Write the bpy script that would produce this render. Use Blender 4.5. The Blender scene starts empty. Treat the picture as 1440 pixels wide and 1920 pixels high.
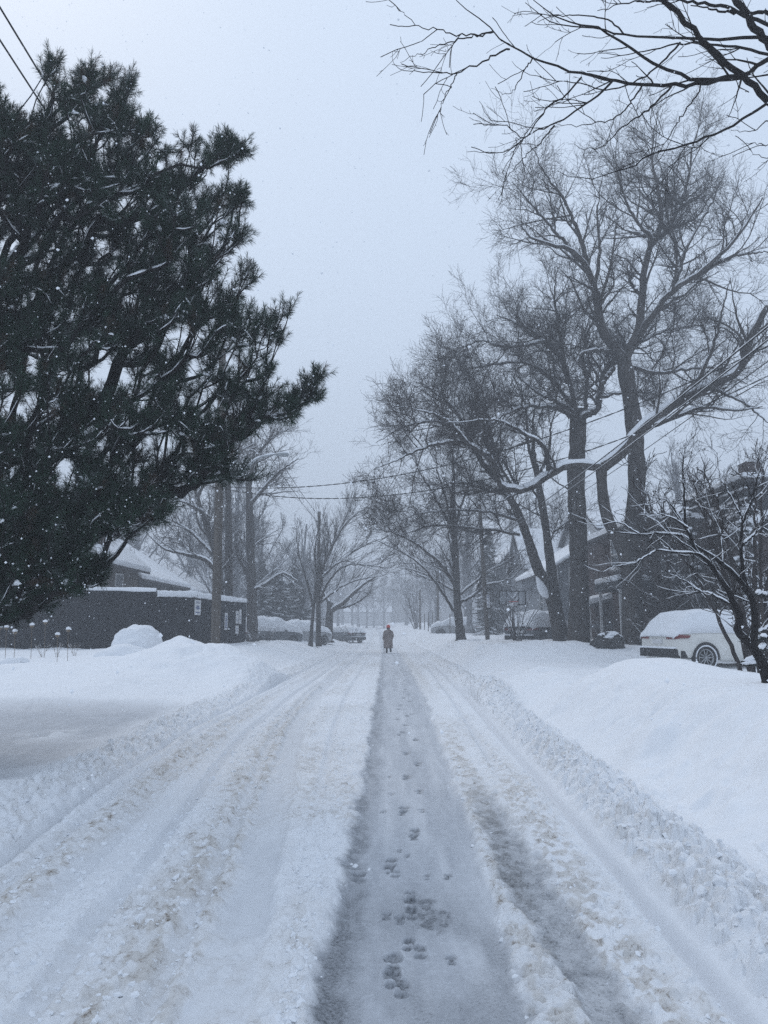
import bpy, math, random
import numpy as np
from mathutils import Vector, Matrix
R_ = math.radians
rng = np.random.default_rng(7); random.seed(7)
sc = bpy.context.scene
COL = sc.collection

# ------------------------------------------------------------------ camera
F_PX = 1387.0; PITCH = R_(8.85); EYE = 1.6
cam_d = bpy.data.cameras.new("camera"); cam = bpy.data.objects.new("camera", cam_d); COL.objects.link(cam)
cam.location = (0, 0, EYE); cam.rotation_euler = (math.pi/2 + PITCH, 0, 0)
cam_d.sensor_fit = 'VERTICAL'; cam_d.sensor_height = 36.0; cam_d.lens = 36.0*F_PX/1920.0
cam_d.clip_start = 0.05; cam_d.clip_end = 3000
sc.camera = cam
sc.render.resolution_x = 768; sc.render.resolution_y = 1024

# ------------------------------------------------------------------ overcast snow sky
SUN_EL, SUN_AZ = R_(48), R_(-35)
w = bpy.data.worlds.new("World"); sc.world = w; w.use_nodes = True
nt = w.node_tree; N = nt.nodes; L = nt.links; N.clear()
out = N.new('ShaderNodeOutputWorld'); bg = N.new('ShaderNodeBackground'); bg.inputs['Strength'].default_value = 0.1
sky = N.new('ShaderNodeTexSky'); sky.sky_type = 'NISHITA'; sky.sun_disc = False
sky.sun_elevation = SUN_EL; sky.sun_rotation = SUN_AZ; sky.dust_density = 4.0; sky.air_density = 1.5
tc = N.new('ShaderNodeTexCoord'); sp = N.new('ShaderNodeSeparateXYZ')
L.new(tc.outputs['Generated'], sp.inputs[0])
cr = N.new('ShaderNodeValToRGB')                       # the cloud deck: paler overhead than at the horizon
cr.color_ramp.elements[0].position = 0.0; cr.color_ramp.elements[0].color = (.530, .630, .780, 1)
cr.color_ramp.elements[1].position = 0.75; cr.color_ramp.elements[1].color = (.620, .735, .905, 1)
L.new(sp.outputs['Z'], cr.inputs[0])
nz = N.new('ShaderNodeTexNoise'); nz.inputs['Scale'].default_value = 1.6; nz.inputs['Detail'].default_value = 3
L.new(tc.outputs['Generated'], nz.inputs['Vector'])
mr = N.new('ShaderNodeMapRange'); mr.inputs[1].default_value=.3; mr.inputs[2].default_value=.7; mr.inputs[3].default_value = 10.6; mr.inputs[4].default_value = 11.2
L.new(nz.outputs['Fac'], mr.inputs[0])
vm = N.new('ShaderNodeVectorMath'); vm.operation = 'SCALE'; L.new(cr.outputs[0], vm.inputs[0]); L.new(mr.outputs[0], vm.inputs['Scale'])
mx = N.new('ShaderNodeMix'); mx.data_type = 'RGBA'; mx.inputs[0].default_value = 0.93
L.new(sky.outputs[0], mx.inputs[6]); L.new(vm.outputs[0], mx.inputs[7])
L.new(mx.outputs[2], bg.inputs[0]); L.new(bg.outputs[0], out.inputs[0])
sd = bpy.data.lights.new("sun", 'SUN'); sun = bpy.data.objects.new("sun", sd); COL.objects.link(sun)
sd.energy = 0.6; sd.angle = R_(25); sd.color = (1, .96, .92)
sun.rotation_euler = (math.pi/2 - SUN_EL, 0, math.pi - SUN_AZ)
sun.location = (0, 0, 40)
sc.view_settings.view_transform = 'Standard'; sc.view_settings.look = 'None'
sc.view_settings.exposure = 0.10; sc.view_settings.gamma = 1.0
cy = sc.cycles; cy.max_bounces = 5; cy.diffuse_bounces = 3; cy.glossy_bounces = 2; cy.volume_bounces = 1
cy.transmission_bounces = 2; cy.transparent_max_bounces = 6; cy.use_denoising = False; cy.use_fast_gi = False; cy.sampling_pattern = 'BLUE_NOISE'; cy.sample_clamp_indirect = 4; w.cycles.sampling_method = 'AUTOMATIC'

# ------------------------------------------------------------------ helpers
def P(px, py, Y):
    """world point at ground distance Y that the photograph shows at px, py"""
    a = (px-720)/F_PX; b = (960-py)/F_PX
    dx, dy, dz = a, math.cos(PITCH)-b*math.sin(PITCH), math.sin(PITCH)+b*math.cos(PITCH)
    s = Y/dy
    return np.array([dx*s, Y, EYE+dz*s])
def G(px, py, z=0.0):
    a = (px-720)/F_PX; b = (960-py)/F_PX
    dy, dz = math.cos(PITCH)-b*math.sin(PITCH), math.sin(PITCH)+b*math.cos(PITCH)
    s = (z-EYE)/dz
    return a*s, dy*s

def tag(o, label=None, cat=None, group=None, kind=None):
    if label: o['label'] = label
    if cat: o['category'] = cat
    if group: o['group'] = group
    if kind: o['kind'] = kind
    return o
def empty(name, loc, label, cat, group=None, rz=0.0):
    o = bpy.data.objects.new(name, None); COL.objects.link(o); o.location = loc; o.rotation_euler = (0, 0, rz)
    o.empty_display_size = .3
    return tag(o, label, cat, group)
def mk(name, V, Fs, mat, parent=None, smooth=True, attrs=None):
    """V (n,3); Fs list of int arrays (k,3) or (k,4).  With a parent, V is given in world space and parents only move."""
    V = np.asarray(V, dtype=np.float32)
    if parent is not None:
        q = parent
        while q is not None: V = V - np.array(q.location, dtype=np.float32); q = q.parent
    me = bpy.data.meshes.new(name)
    Fs = [np.asarray(f, dtype=np.int32) for f in Fs if len(f)]
    loops = np.concatenate([f.ravel() for f in Fs]); tot = np.concatenate([np.full(len(f), f.shape[1], np.int32) for f in Fs])
    me.vertices.add(len(V)); me.vertices.foreach_set('co', V.ravel())
    me.loops.add(len(loops)); me.loops.foreach_set('vertex_index', loops)
    me.polygons.add(len(tot)); st = np.zeros(len(tot), np.int32); st[1:] = np.cumsum(tot)[:-1]
    me.polygons.foreach_set('loop_start', st); me.polygons.foreach_set('loop_total', tot)
    me.polygons.foreach_set('use_smooth', np.full(len(tot), smooth, bool))
    me.update(calc_edges=True); me.validate()
    if attrs:
        for k, a in attrs.items():
            at = me.attributes.new(k, 'FLOAT', 'POINT'); at.data.foreach_set('value', a.astype(np.float32).ravel())
    me.materials.append(mat)
    o = bpy.data.objects.new(name, me); COL.objects.link(o)
    if parent is not None: o.parent = parent
    return o
class MB:
    """collects shapes for one mesh, in world space"""
    def __init__(s): s.V = []; s.F3 = []; s.F4 = []; s.n = 0
    def add(s, V, F):
        V = np.asarray(V, float).reshape(-1, 3); F = np.asarray(F, int) + s.n
        (s.F3 if F.shape[1] == 3 else s.F4).append(F); s.V.append(V); s.n += len(V); return s
    def box(s, lo, hi, M=None):
        x0, y0, z0 = lo; x1, y1, z1 = hi
        V = np.array([[x0,y0,z0],[x1,y0,z0],[x1,y1,z0],[x0,y1,z0],[x0,y0,z1],[x1,y0,z1],[x1,y1,z1],[x0,y1,z1]], float)
        if M is not None: V = V @ M[:3,:3].T + M[:3,3]
        return s.add(V, [[3,2,1,0],[4,5,6,7],[0,1,5,4],[1,2,6,5],[2,3,7,6],[3,0,4,7]])
    def tube(s, pts, rad, S=8, cap=True):
        pts = np.asarray(pts, float); rad = np.broadcast_to(np.asarray(rad, float), (len(pts),))
        V, F = tubes(pts[None], rad[None], S); s.add(V, F)
        if cap:
            for k in (0, len(pts)-1):
                b = k*S
                c = s.n; s.V.append(pts[k][None]); s.n += 1
                s.F3.append(np.array([[c-len(pts)*S-(1 if k else 0)+b+(i+(1 if k == 0 else 0)) % S, c-len(pts)*S-(1 if k else 0)+b+(i+(0 if k == 0 else 1)) % S, c] for i in range(S)]))
        return s
    def build(s, name, mat, parent=None, smooth=False):
        Fs = []
        if s.F3: Fs.append(np.concatenate(s.F3))
        if s.F4: Fs.append(np.concatenate(s.F4))
        return mk(name, np.concatenate(s.V), Fs, mat, parent, smooth)
def nrm(a): return a/np.maximum(np.linalg.norm(a, axis=-1, keepdims=True), 1e-9)
def frames(Pn):
    T = np.gradient(Pn, axis=1); T = nrm(T)
    ref = np.where(np.abs(T[..., 2:3]) > .9, np.array([1., 0, 0]), np.array([0, 0, 1.]))
    # one steady reference for each tube so that rings do not flip
    rz = np.mean(np.abs(T[..., 2]), axis=1)[:, None, None]
    ref = np.where(rz > .8, np.array([1., 0.2, 0]), np.array([0, 0.05, 1.])) + 0*T
    A = nrm(np.cross(T, ref)); B = np.cross(A, T)
    return T, A, B
def tubes(Pn, Rn, S):
    n, m, _ = Pn.shape
    T, A, B = frames(Pn)
    th = np.arange(S)*2*math.pi/S
    V = Pn[:, :, None, :] + Rn[:, :, None, None]*(A[:, :, None, :]*np.cos(th)[None, None, :, None] + B[:, :, None, :]*np.sin(th)[None, None, :, None])
    i = (np.arange(n)*m*S)[:, None, None] + (np.arange(m-1)*S)[None, :, None]
    k = np.arange(S)[None, None, :]; k2 = (k+1) % S
    F = np.stack([i+k, i+k2, i+S+k2, i+S+k], -1).reshape(-1, 4)
    return V.reshape(-1, 3), F
def snowcap(Pn, Rn, thick, seed=0, S=6, minh=.25):
    """snow lying along the upper side of limbs"""
    r = np.random.default_rng(seed)
    T = nrm(np.gradient(Pn, axis=1)); h = np.sqrt(T[..., 0]**2+T[..., 1]**2)
    hf = np.clip((h-minh)/(.85-minh), 0, 1)
    n, m = h.shape
    nse = r.random((n, m+4)); nse = (nse[:, :-4]+nse[:, 1:-3]+nse[:, 2:-2]+nse[:, 3:-1]+nse[:, 4:])/5; nse = .35+1.3*nse
    gap = np.where(r.random((n, m)) > .07, 1.0, .35)
    b = thick*hf*nse*gap; a = (Rn*.95)*np.sqrt(hf)*np.minimum(1, .6+.4*nse)
    b = np.minimum(b, a*1.35+.002); b[:, 0] = 0; b[:, -1] = 0; a[:, -1] = 0
    side = nrm(np.cross(T, np.array([0, 0, 1.])+0*T)); up = np.cross(side, T)
    C = Pn + up*(Rn*.72)[..., None]
    th = np.arange(S)*2*math.pi/S
    V = C[:, :, None, :] + side[:, :, None, :]*(a[..., None]*np.cos(th))[..., None] + up[:, :, None, :]*(b[..., None]*np.sin(th))[..., None]
    i = (np.arange(n)*m*S)[:, None, None] + (np.arange(m-1)*S)[None, :, None]
    k = np.arange(S)[None, None, :]; k2 = (k+1) % S
    F = np.stack([i+k, i+k2, i+S+k2, i+S+k], -1).reshape(-1, 4)
    return V.reshape(-1, 3), F
def resample(pts, m):
    pts = np.asarray(pts, float)
    if len(pts) < 3:
        t = np.linspace(0, 1, m)[:, None]; return pts[0]*(1-t)+pts[-1]*t
    Q = np.vstack([2*pts[0]-pts[1], pts, 2*pts[-1]-pts[-2]]); outp = []
    seg = np.linalg.norm(np.diff(pts, axis=0), axis=1); cum = np.r_[0, np.cumsum(seg)]/seg.sum()
    for t in np.linspace(0, 1, m):
        i = min(np.searchsorted(cum, t, 'right')-1, len(pts)-2); f = (t-cum[i])/max(cum[i+1]-cum[i], 1e-9)
        a, b, c, d = Q[i:i+4]
        outp.append(.5*((2*b)+(-a+c)*f+(2*a-5*b+4*c-d)*f*f+(-a+3*b-3*c+d)*f**3))
    return np.array(outp)
# ---- noise on arrays
def _h(ix, iy, s):
    n = (ix.astype(np.int64)*374761393 + iy.astype(np.int64)*668265263 + s*1442695041) & 0xffffffff
    n = ((n ^ (n >> 13))*1274126177) & 0xffffffff
    n = (n ^ (n >> 16)); n = (n*2246822519) & 0xffffffff
    return ((n ^ (n >> 15)) & 0xffffff)/float(0xffffff)
def vn(x, y, s=0):
    ix = np.floor(x); iy = np.floor(y); fx = x-ix; fy = y-iy; fx = fx*fx*fx*(fx*(fx*6-15)+10); fy = fy*fy*fy*(fy*(fy*6-15)+10)
    a = _h(ix, iy, s); b = _h(ix+1, iy, s); c = _h(ix, iy+1, s); d = _h(ix+1, iy+1, s)
    return (a*(1-fx)+b*fx)*(1-fy)+(c*(1-fx)+d*fx)*fy
def fbm(x, y, o=4, s=0):
    t = 0; a = .5
    for k in range(o):
        t = t+a*vn(x+k*17.3, y-k*9.1, s+k); a *= .5; x = x*2.03; y = y*2.03
    return t/(1-.5**o)
def worley(x, y, s=0):
    ix = np.floor(x); iy = np.floor(y); d1 = np.full(x.shape, 9.); idc = np.zeros(x.shape)
    for dx in (-1, 0, 1):
        for dy in (-1, 0, 1):
            jx = ix+dx; jy = iy+dy
            px = jx+_h(jx, jy, s); py = jy+_h(jx, jy, s+5)
            d = (px-x)**2+(py-y)**2; m = d < d1
            idc = np.where(m, _h(jx, jy, s+9), idc); d1 = np.where(m, d, d1)
    return np.sqrt(d1), idc
def ss(a, b, x):
    t = np.clip((x-a)/(b-a), 0, 1); return t*t*(3-2*t)
def bump(x, c, wd, soft): return ss(c-wd-soft, c-wd+soft, x)*(1-ss(c+wd-soft, c+wd+soft, x))

# ------------------------------------------------------------------ materials
def mat(name, col, rough=.9, var=.0, scale=6.0, bump_=.0, bscale=None, metal=0.0, spec=.3, col2=None, stretch=None, coord='Object', lo=.35, hi=.65):
    m = bpy.data.materials.new(name); m.use_nodes = True; t = m.node_tree; n = t.nodes; l = t.links
    b = n['Principled BSDF']; b.inputs['Roughness'].default_value = rough; b.inputs['Metallic'].default_value = metal
    b.inputs['Specular IOR Level'].default_value = spec
    b.inputs['Base Color'].default_value = (*col, 1)
    tcn = n.new('ShaderNodeTexCoord'); mp = n.new('ShaderNodeMapping'); l.new(tcn.outputs[coord], mp.inputs[0])
    if stretch: mp.inputs['Scale'].default_value = stretch
    if var or col2:
        a = n.new('ShaderNodeTexNoise'); a.inputs['Scale'].default_value = scale; a.inputs['Detail'].default_value = 6; a.inputs['Roughness'].default_value = .65
        l.new(mp.outputs[0], a.inputs['Vector'])
        r = n.new('ShaderNodeMapRange'); r.inputs[1].default_value = lo; r.inputs[2].default_value = hi; l.new(a.outputs['Fac'], r.inputs[0])
        x = n.new('ShaderNodeMix'); x.data_type = 'RGBA'
        c2 = col2 if col2 else tuple(min(1, c*(1+var)) for c in col); c1 = col if col2 else tuple(c*(1-var) for c in col)
        x.inputs[6].default_value = (*c1, 1); x.inputs[7].default_value = (*c2, 1)
        l.new(r.outputs[0], x.inputs[0]); l.new(x.outputs[2], b.inputs['Base Color'])
    if bump_:
        a2 = n.new('ShaderNodeTexNoise'); a2.inputs['Scale'].default_value = bscale or scale*3; a2.inputs['Detail'].default_value = 5
        l.new(mp.outputs[0], a2.inputs['Vector'])
        bp = n.new('ShaderNodeBump'); bp.inputs['Strength'].default_value = bump_; bp.inputs['Distance'].default_value = .02
        l.new(a2.outputs['Fac'], bp.inputs['Height']); l.new(bp.outputs[0], b.inputs['Normal'])
    return m
SNOW = (.84, .86, .89)
M = {}
M['snow'] = mat('snow', SNOW, .8, .03, 5, .5, 18, spec=.25)
M['snow_roof'] = mat('roof snow', SNOW, .8, .03, 1.5, .4, 4, spec=.25)
M['bark'] = mat('bark', (.030, .026, .024), .95, 0, 9, .9, 16, col2=(.075, .066, .060), stretch=(1, 1, .22), spec=.15)
M['bark_dark'] = mat('dark bark', (.014, .012, .012), .95, .3, 20, .6, 40, spec=.15)
M['twig'] = mat('twig', (.030, .024, .023), .95, .25, 8, spec=.1)
M['needle'] = mat('pine needle', (.009, .021, .014), .75, 0, 3.0, col2=(.032, .062, .040), spec=.08)
M['needle_old'] = mat('brown needle', (.05, .032, .02), .8, .3, 6, spec=.2)
M['spruce'] = mat('spruce', (.014, .021, .018), .9, .35, 5, spec=.15)
M['pole'] = mat('weathered pole wood', (.060, .052, .046), .9, 0, 7, .6, 30, col2=(.12, .105, .09), stretch=(1, 1, .06))
M['hoard'] = mat('dark painted hoarding', (.009, .010, .013), .9, .35, 2.2, .15, 12, stretch=(1, 1, .3), spec=.04)
M['metal'] = mat('grey metal', (.32, .34, .35), .5, .1, 5, metal=.4)
M['wire'] = mat('black cable', (.015, .015, .016), .7)
M['brick'] = mat('dark brick', (.060, .044, .042), .9, .35, 3, .3, 30, spec=.08)
M['siding'] = mat('dark siding', (.05, .055, .062), .8, .2, 2)
M['siding_grey'] = mat('grey siding', (.20, .215, .235), .8, .12, 2)
M['wall_brown'] = mat('brown house wall', (.085, .072, .062), .9, .3, 1.5)
M['wall_pale'] = mat('pale stucco', (.42, .43, .44), .9, .08, 2)
M['trim'] = mat('white trim', (.6, .6, .6), .6)
M['shingle'] = mat('dark shingle', (.06, .06, .065), .9, .3, 8)
M['glass'] = mat('window glass', (.05, .06, .07), .12, spec=.6)
M['paper'] = mat('white paper', (.62, .62, .62), .8, .1, 8)
M['ink'] = mat('blue grey ink', (.10, .13, .24), .8)
M['carwhite'] = mat('white car paint', (.72, .71, .67), .32, .04, 2, spec=.5)
M['cargrey'] = mat('grey car paint', (.11, .12, .13), .35, .1, 2, spec=.5)
M['carsilver'] = mat('silver car paint', (.33, .34, .35), .35, .1, 2, spec=.5)
M['plastic'] = mat('black plastic', (.025, .026, .028), .6, .3, 12)
M['rubber'] = mat('rubber', (.02, .02, .02), .85)
M['rim'] = mat('alloy rim', (.38, .39, .40), .4, .15, 10, metal=.5)
M['tail'] = mat('tail lamp', (.16, .02, .02), .25, spec=.6)
M['rock'] = mat('dark rock', (.05, .05, .05), .9, .4, 4, .8, 8)
M['coat'] = mat('wool coat', (.23, .185, .17), .95, .18, 30, .3, 60)
M['redhat'] = mat('red knit', (.62, .075, .06), .9, .1, 40)
M['dark'] = mat('dark cloth', (.02, .021, .025), .9, .2, 20)
M['skin'] = mat('skin', (.42, .27, .21), .6)
M['straw'] = mat('dry stalk', (.16, .12, .08), .9, .3, 10)
M['flake'] = mat('snowflake', (.9, .92, .95), .9)
def bark_snow():
    m = mat('bark with blown snow', (.030, .026, .024), .95, 0, 9, .9, 16, col2=(.075, .066, .060), stretch=(1, 1, .22), spec=.15)
    t = m.node_tree; n = t.nodes; l = t.links; b = n['Principled BSDF']
    src = b.inputs['Base Color'].links[0].from_socket
    tcn = n.new('ShaderNodeTexCoord'); mp = n.new('ShaderNodeMapping'); mp.inputs['Scale'].default_value = (1, 1, .45); l.new(tcn.outputs['Object'], mp.inputs[0])
    a = n.new('ShaderNodeTexNoise'); a.inputs['Scale'].default_value = 7; a.inputs['Detail'].default_value = 8; a.inputs['Roughness'].default_value = .75; l.new(mp.outputs[0], a.inputs['Vector'])
    r = n.new('ShaderNodeMapRange'); r.inputs[1].default_value = .60; r.inputs[2].default_value = .68; r.inputs[4].default_value = .75; l.new(a.outputs['Fac'], r.inputs[0])
    x = n.new('ShaderNodeMix'); x.data_type = 'RGBA'; l.new(r.outputs[0], x.inputs[0]); l.new(src, x.inputs[6]); x.inputs[7].default_value = (.7, .72, .75, 1)
    l.new(x.outputs[2], b.inputs['Base Color']); return m
M['bark_snow'] = bark_snow()
# blown snow sits on wires, needles and walls as their own dusting
def frost(name, base, lo, hi, sc_=2.5, amt=.8):
    m = M[base].copy(); m.name = name; t = m.node_tree; n = t.nodes; l = t.links; b = n['Principled BSDF']
    ge = n.new('ShaderNodeTexCoord')
    a = n.new('ShaderNodeTexNoise'); a.inputs['Scale'].default_value = sc_; a.inputs['Detail'].default_value = 6; a.inputs['Roughness'].default_value = .7; l.new(ge.outputs['Object'], a.inputs['Vector'])
    r = n.new('ShaderNodeMapRange'); r.inputs[1].default_value = lo; r.inputs[2].default_value = hi; r.inputs[4].default_value = amt; l.new(a.outputs['Fac'], r.inputs[0])
    x = n.new('ShaderNodeMix'); x.data_type = 'RGBA'; l.new(r.outputs[0], x.inputs[0])
    if b.inputs['Base Color'].links: l.new(b.inputs['Base Color'].links[0].from_socket, x.inputs[6])
    else: x.inputs[6].default_value = b.inputs['Base Color'].default_value
    x.inputs[7].default_value = (.6, .62, .66, 1); l.new(x.outputs[2], b.inputs['Base Color']); M[name] = m
frost('needle_f', 'needle', .58, .78, 3.2, .5)
frost('spruce_f', 'spruce', .50, .66, 2.2, .6)
frost('hoard_f', 'hoard', .66, .74, 9, .3)
M['bark_far'] = mat('snowy bark paled for haze', (.10, .10, .105), .95, 0, 5, .5, 9, col2=(.34, .35, .37), spec=.1)  # plastered snow, and haze fade painted into the paler colour of far trunks
M['twig_far'] = mat('frosted twig paled for haze', (.09, .09, .095), .95, .4, 4, spec=.1)  # far twigs and wood: haze fade put into the colour, over frost

# ------------------------------------------------------------------ ground
YN = [1, 3, 5, 8, 12, 18, 30, 50, 100, 200, 420]
LINES = dict(
    lf=[-2.4, -2.45, -2.6, -2.87, -3.06, -3.0, -2.9, -2.8, -3.6, -6.2, -9],
    t2=[-1.8, -1.82, -1.86, -1.95, -2.1, -2.2, -2.2, -2.1, -2.6, -4.6, -8],
    t1=[-.62, -.66, -.82, -1.08, -1.4, -1.6, -1.5, -1.25, -1.6, -3.4, -7],
    pl=[-.29, -.25, -.225, -.19, -.17, -.15, -.1, -.1, -.6, -2.4, -6],
    pr=[.54, .58, .66, .74, .84, .95, 1.02, .95, .35, -1.4, -5],
    rf=[1.44, 1.49, 1.55, 1.65, 1.75, 1.93, 2.1, 2.15, 1.7, -.2, -4])
def ln(k, y): return np.interp(y, YN, LINES[k])
PRINTS = []
for a, b, s in [(738,1810,1.15),(735,1841,1.1),(753,1860,1.0),(766,1778,.9),(787,1791,.95),(771,1700,1.2),(771,1720,1.0),(768,1685,.8),(725,1725,.7),(750,1732,.8),
                (734,1622,1.2),(730,1637,1.0),(740,1644,.9),(778,1565,1.2),(775,1576,.9),(758,1522,1.1),(755,1530,.9),(787,1489,1.1),(763,1461,1.3),(784,1436,1.2),(763,1416,1.2),
                (765,1345,1.2),(750,1380,1.),(790,1525,.8),(730,1461,.6),(735,1494,.6),(720,1528,.6),(800,1652,.6),(845,1810,.6),(672,1650,1.1),(840,1652,.6),(750,1603,.5),(765,1611,.5)]:
    X, Y = G(a, b, -.03); PRINTS.append((X, Y, .040*s, .060*s)); PRINTS.append((X+rng.normal()*.008, Y-.10*s, .032*s, .036*s))
for k in range(46):
    Y = 11+k*.8; PRINTS.append((rng.uniform(.10, .45)+.01*Y, Y, .05, .11))
def ground(x, y, detail=True):
    lf, t2, t1, pl, pr, rf = (ln(k, y) for k in ('lf', 't2', 't1', 'pl', 'pr', 'rf'))
    wob = (fbm(x*0+7.1, y*.5, 3, 3)-.5)*.10*np.clip(y/6, .5, 1.5)
    wob2 = (fbm(x*0+1.1, y*.9, 3, 13)-.5)*.12
    far = ss(60, 130, y)
    z = .012*np.maximum(y-60, 0)
    # --- banks
    dr = x-(rf+.12); dl = (lf-.10)-x
    n1 = fbm(x*.35, y*.35, 4, 21); n2 = fbm(x*1.3, y*1.3, 4, 31)
    berm_r = .12*bump(dr, .32, .22, .16)*(.6+.8*fbm(x*.8, y*.8, 3, 40))
    lawn = .62+.30*ss(0, 1, n1)+.14*(n2-.5)
    # right side plateau, driveway gap, farther lawn
    near_pl = (1-ss(12.0, 14.5, y+(x-3)*.30+(n1-.5)*2))
    drive = ss(12.0, 15.0, y)*(1-ss(24.5, 27.5, y))
    hr = ss(.45, 2.15, dr+(n2-.5)*.55)*(near_pl*(.96-.13*ss(4.5, 6.5, x)*ss(8.5, 11, y)+.16*(n1-.5)+.08*(n2-.5))+ (1-near_pl)*(drive*(.44+.22*(n1-.5)+.10*(n2-.5))+(1-drive)*lawn*1.16))
    hr = hr + .34*np.exp(-((x-2.9)/1.3)**2-((y-17.0)/2.2)**2)*(dr > 0) + .24*np.exp(-((x-7.0)/2.3)**2-((y-18.2)/.95)**2)
    hr = hr + .52*np.exp(-((x-4.6)/1.2)**2-((y-12.3)/1.3)**2)*0.35
    hr = hr + .30*np.exp(-((x-5.6)/2.5)**2-((y-26.5)/2.4)**2)
    # left side: shallow flat snow, cleared side road, rising bank, ploughed pile
    hl_far = ss(11, 27, y+(n1-.5)*4)
    hl = .12*ss(0, .5, dl)*(1+.5*(n2-.5)) + ss(.3, 3.5, dl+(n2-.5)*.5)*hl_far*(.62+.30*(n1-.5)+.06*(n2-.5))
    mx_, my_ = G(95, 1374, .08); heap = np.exp(-((x-mx_)/.42)**2-((y-my_)/.62)**2)*ss(.36, .62, fbm(x*3.4, y*3, 4, 231))
    side = ss(.25, 1.3, dl+(n2-.5)*.3)*ss(7.6, 8.8, y+(n1-.5)*1.2-.25*dl+.6)*(1-ss(14.0, 15.6, y+(n1-.5)*1.6))
    hl = hl+heap*.20*(dl > 0)
    hl = hl*(1-.8*side*(1-hl_far*.5))
    hl = hl + (.72+.25*(n2-.5))*np.exp(-np.abs((x+5.15)/1.9)**2.6-((y-22.0)/1.7)**2) + .25*np.exp(-((x+3.8)/.7)**2-((y-20.5)/1.5)**2)
    hl = hl + .09*np.exp(-((y-18.2-.1*x)/.8)**2)*ss(.8, 3, dl)
    bank = np.where(dr > 0, hr, 0)+np.where(dl > 0, hl, 0)
    z = z + bank + berm_r
    if not detail: return z
    # --- furrows, tracks and ruts
    fade = 1-ss(25, 60, y)
    ruts = 0
    for fr, wd, am, sd in ((.14, .05, .8, 221), (.33, .09, .7, 223), (.56, .06, 1.0, 225), (.84, .05, .9, 227)):
        cxr = lf+(t1-lf)*fr+.12*(fbm(x*0+sd, y*.25, 3, sd)-.5); ruts = ruts+am*bump(x+.03*(fbm(x*7, y*3, 3, sd+1)-.5), cxr, wd, .03)
    ruts = ruts+.9*bump(x, pr+.42+.01*y, .05, .03)*ss(7, 10, y)+.8*bump(x, (pl+t1)/2, .045, .03)*ss(6, 8, y)
    ruts = np.clip(ruts, 0, 1)
    fw = .05*(fbm(x*0+3.3, y*1.5, 4, 201)-.5); fur = np.exp(-((x-rf+fw)/.050)**2)*.095 + np.exp(-((x-lf+fw)/.055)**2)*.075
    edg = .16*(fbm(x*2.5, y*1.3, 4, 181)-.5)+.08*(fbm(x*14, y*9, 3, 182)-.5); path = ss(pl-.06, pl+.04, x+wob*.25+edg)*(1-ss(pr-.03, pr+.04, x+wob*.2+edg))
    tr1 = bump(x+wob*.35+.10*(fbm(x*6, y*4, 3, 191)-.5), t1, .14, .035)*(.55+.45*ss(.3, .5, fbm(x*3, y*.8, 3, 192))); tr2 = bump(x+wob, t2, .2, .09)*ss(4.2, 5.5, y)
    strip = bump(x+wob*.8+edg*1.2, .93-.012*(y-4), .12, .05)*(1-ss(5.8, 8.8, y))
    lstrip = bump(x+wob*.5+edg, pl+.03, .085, .06)*(1-.6*ss(12, 26, y))
    onroad = (x > lf) & (x < rf)
    rough = np.where(onroad, 1.0, 0)*(1-path)*(1-.86*tr1)*(1-.6*ruts)*(1-.8*tr2)*(1-.85*strip)*(1-.6*lstrip)
    rough = rough*(1-ss(rf-.12, rf-.05, x)*.9)
    lowr = .35*bump(x, rf+.05, .10, .08)+.3*bump(x, lf-.05, .12, .08)
    rough_b = ss(-.03, .03, dr)*(1-ss(.55, .85, dr+(n2-.5)*.25)) + .8*ss(-.05, .02, dl)*(1-ss(.35, .8, dl+(n2-.5)*.3))
    c1, i1 = worley(x*13, y*9, 2); c2, i2 = worley(x*27, y*20, 6); c3, i3 = worley(x*6.5, y*5.5, 8)
    clod = .5*np.clip(1-c1*1.25, 0, 1)*i1+.28*np.clip(1-c2*1.2, 0, 1)*i2
    fine = fbm(x*22, y*15, 4, 51)
    patch = ss(.42, .62, fbm(x*1.6, y*.7, 4, 61))
    z = z + rough*(.035 + .060*clod*(.45+.9*patch) + .036*(fine-.5)+.016*(fbm(x*5, y*3, 3, 71)-.5))*(.35+.65*fade)
    z = z + rough_b*(.06*clod+.05*(1-ss(.32, .58, c1+.4*(fine-.5)))*i1+.080*(1-ss(.34, .60, c3+.5*(fine-.5)))*i3+.050*(fine-.5))*(1-.6*far)
    z = z - fur*(.4+.6*fade) - tr1*.018 - ruts*.022*onroad*(1-path)*fade
    z = z + lowr*.03*(fbm(x*9, y*7, 4, 211)-.5)+(tr1+tr2)*.012*(fbm(x*8, y*2.2, 4, 212)-.5)
    smooth_s = ((dr > .9) | (dl > .6))
    z = z + np.where(smooth_s, .055*(fbm(x*.9, y*1.5, 5, 81)-.5)+.03*(fbm(x*2.6+y*.8, y*3.4, 4, 82)-.5)+.006*(fbm(x*14, y*14, 3, 83)-.5)+.03*(np.abs(fbm(x*.9, y*1.4, 4, 85)-.5)<.02)*0, 0)
    # footprint hollows in the bank and chunks dug by the plough edge
    dents = np.clip(fbm(x*2.6, y*1.9, 3, 91)-.62, 0, .2)*ss(.7, .9, dr)*(1-ss(1.3, 2.0, dr))*(1-ss(9, 14, y))
    z = z - dents*.55
    # --- tyre tread marks on the slush right of the path
    slush = bump(x+wob*.5, pr+.13, .12, .03)*(1-ss(9, 16, y))
    z = z + slush*.010*np.sin(y*150+np.sin(x*40)*1.2)*(y < 7.5)
    # --- masks
    brn = fbm(x*2.2, y*.55, 4, 101); spot = fbm(x*15, y*11, 4, 111)
    dirt = rough*ss(.42, .70, brn)*(.25+.75*ss(.42, .66, spot+.10*(brn-.5)-.22*clod))
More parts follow.
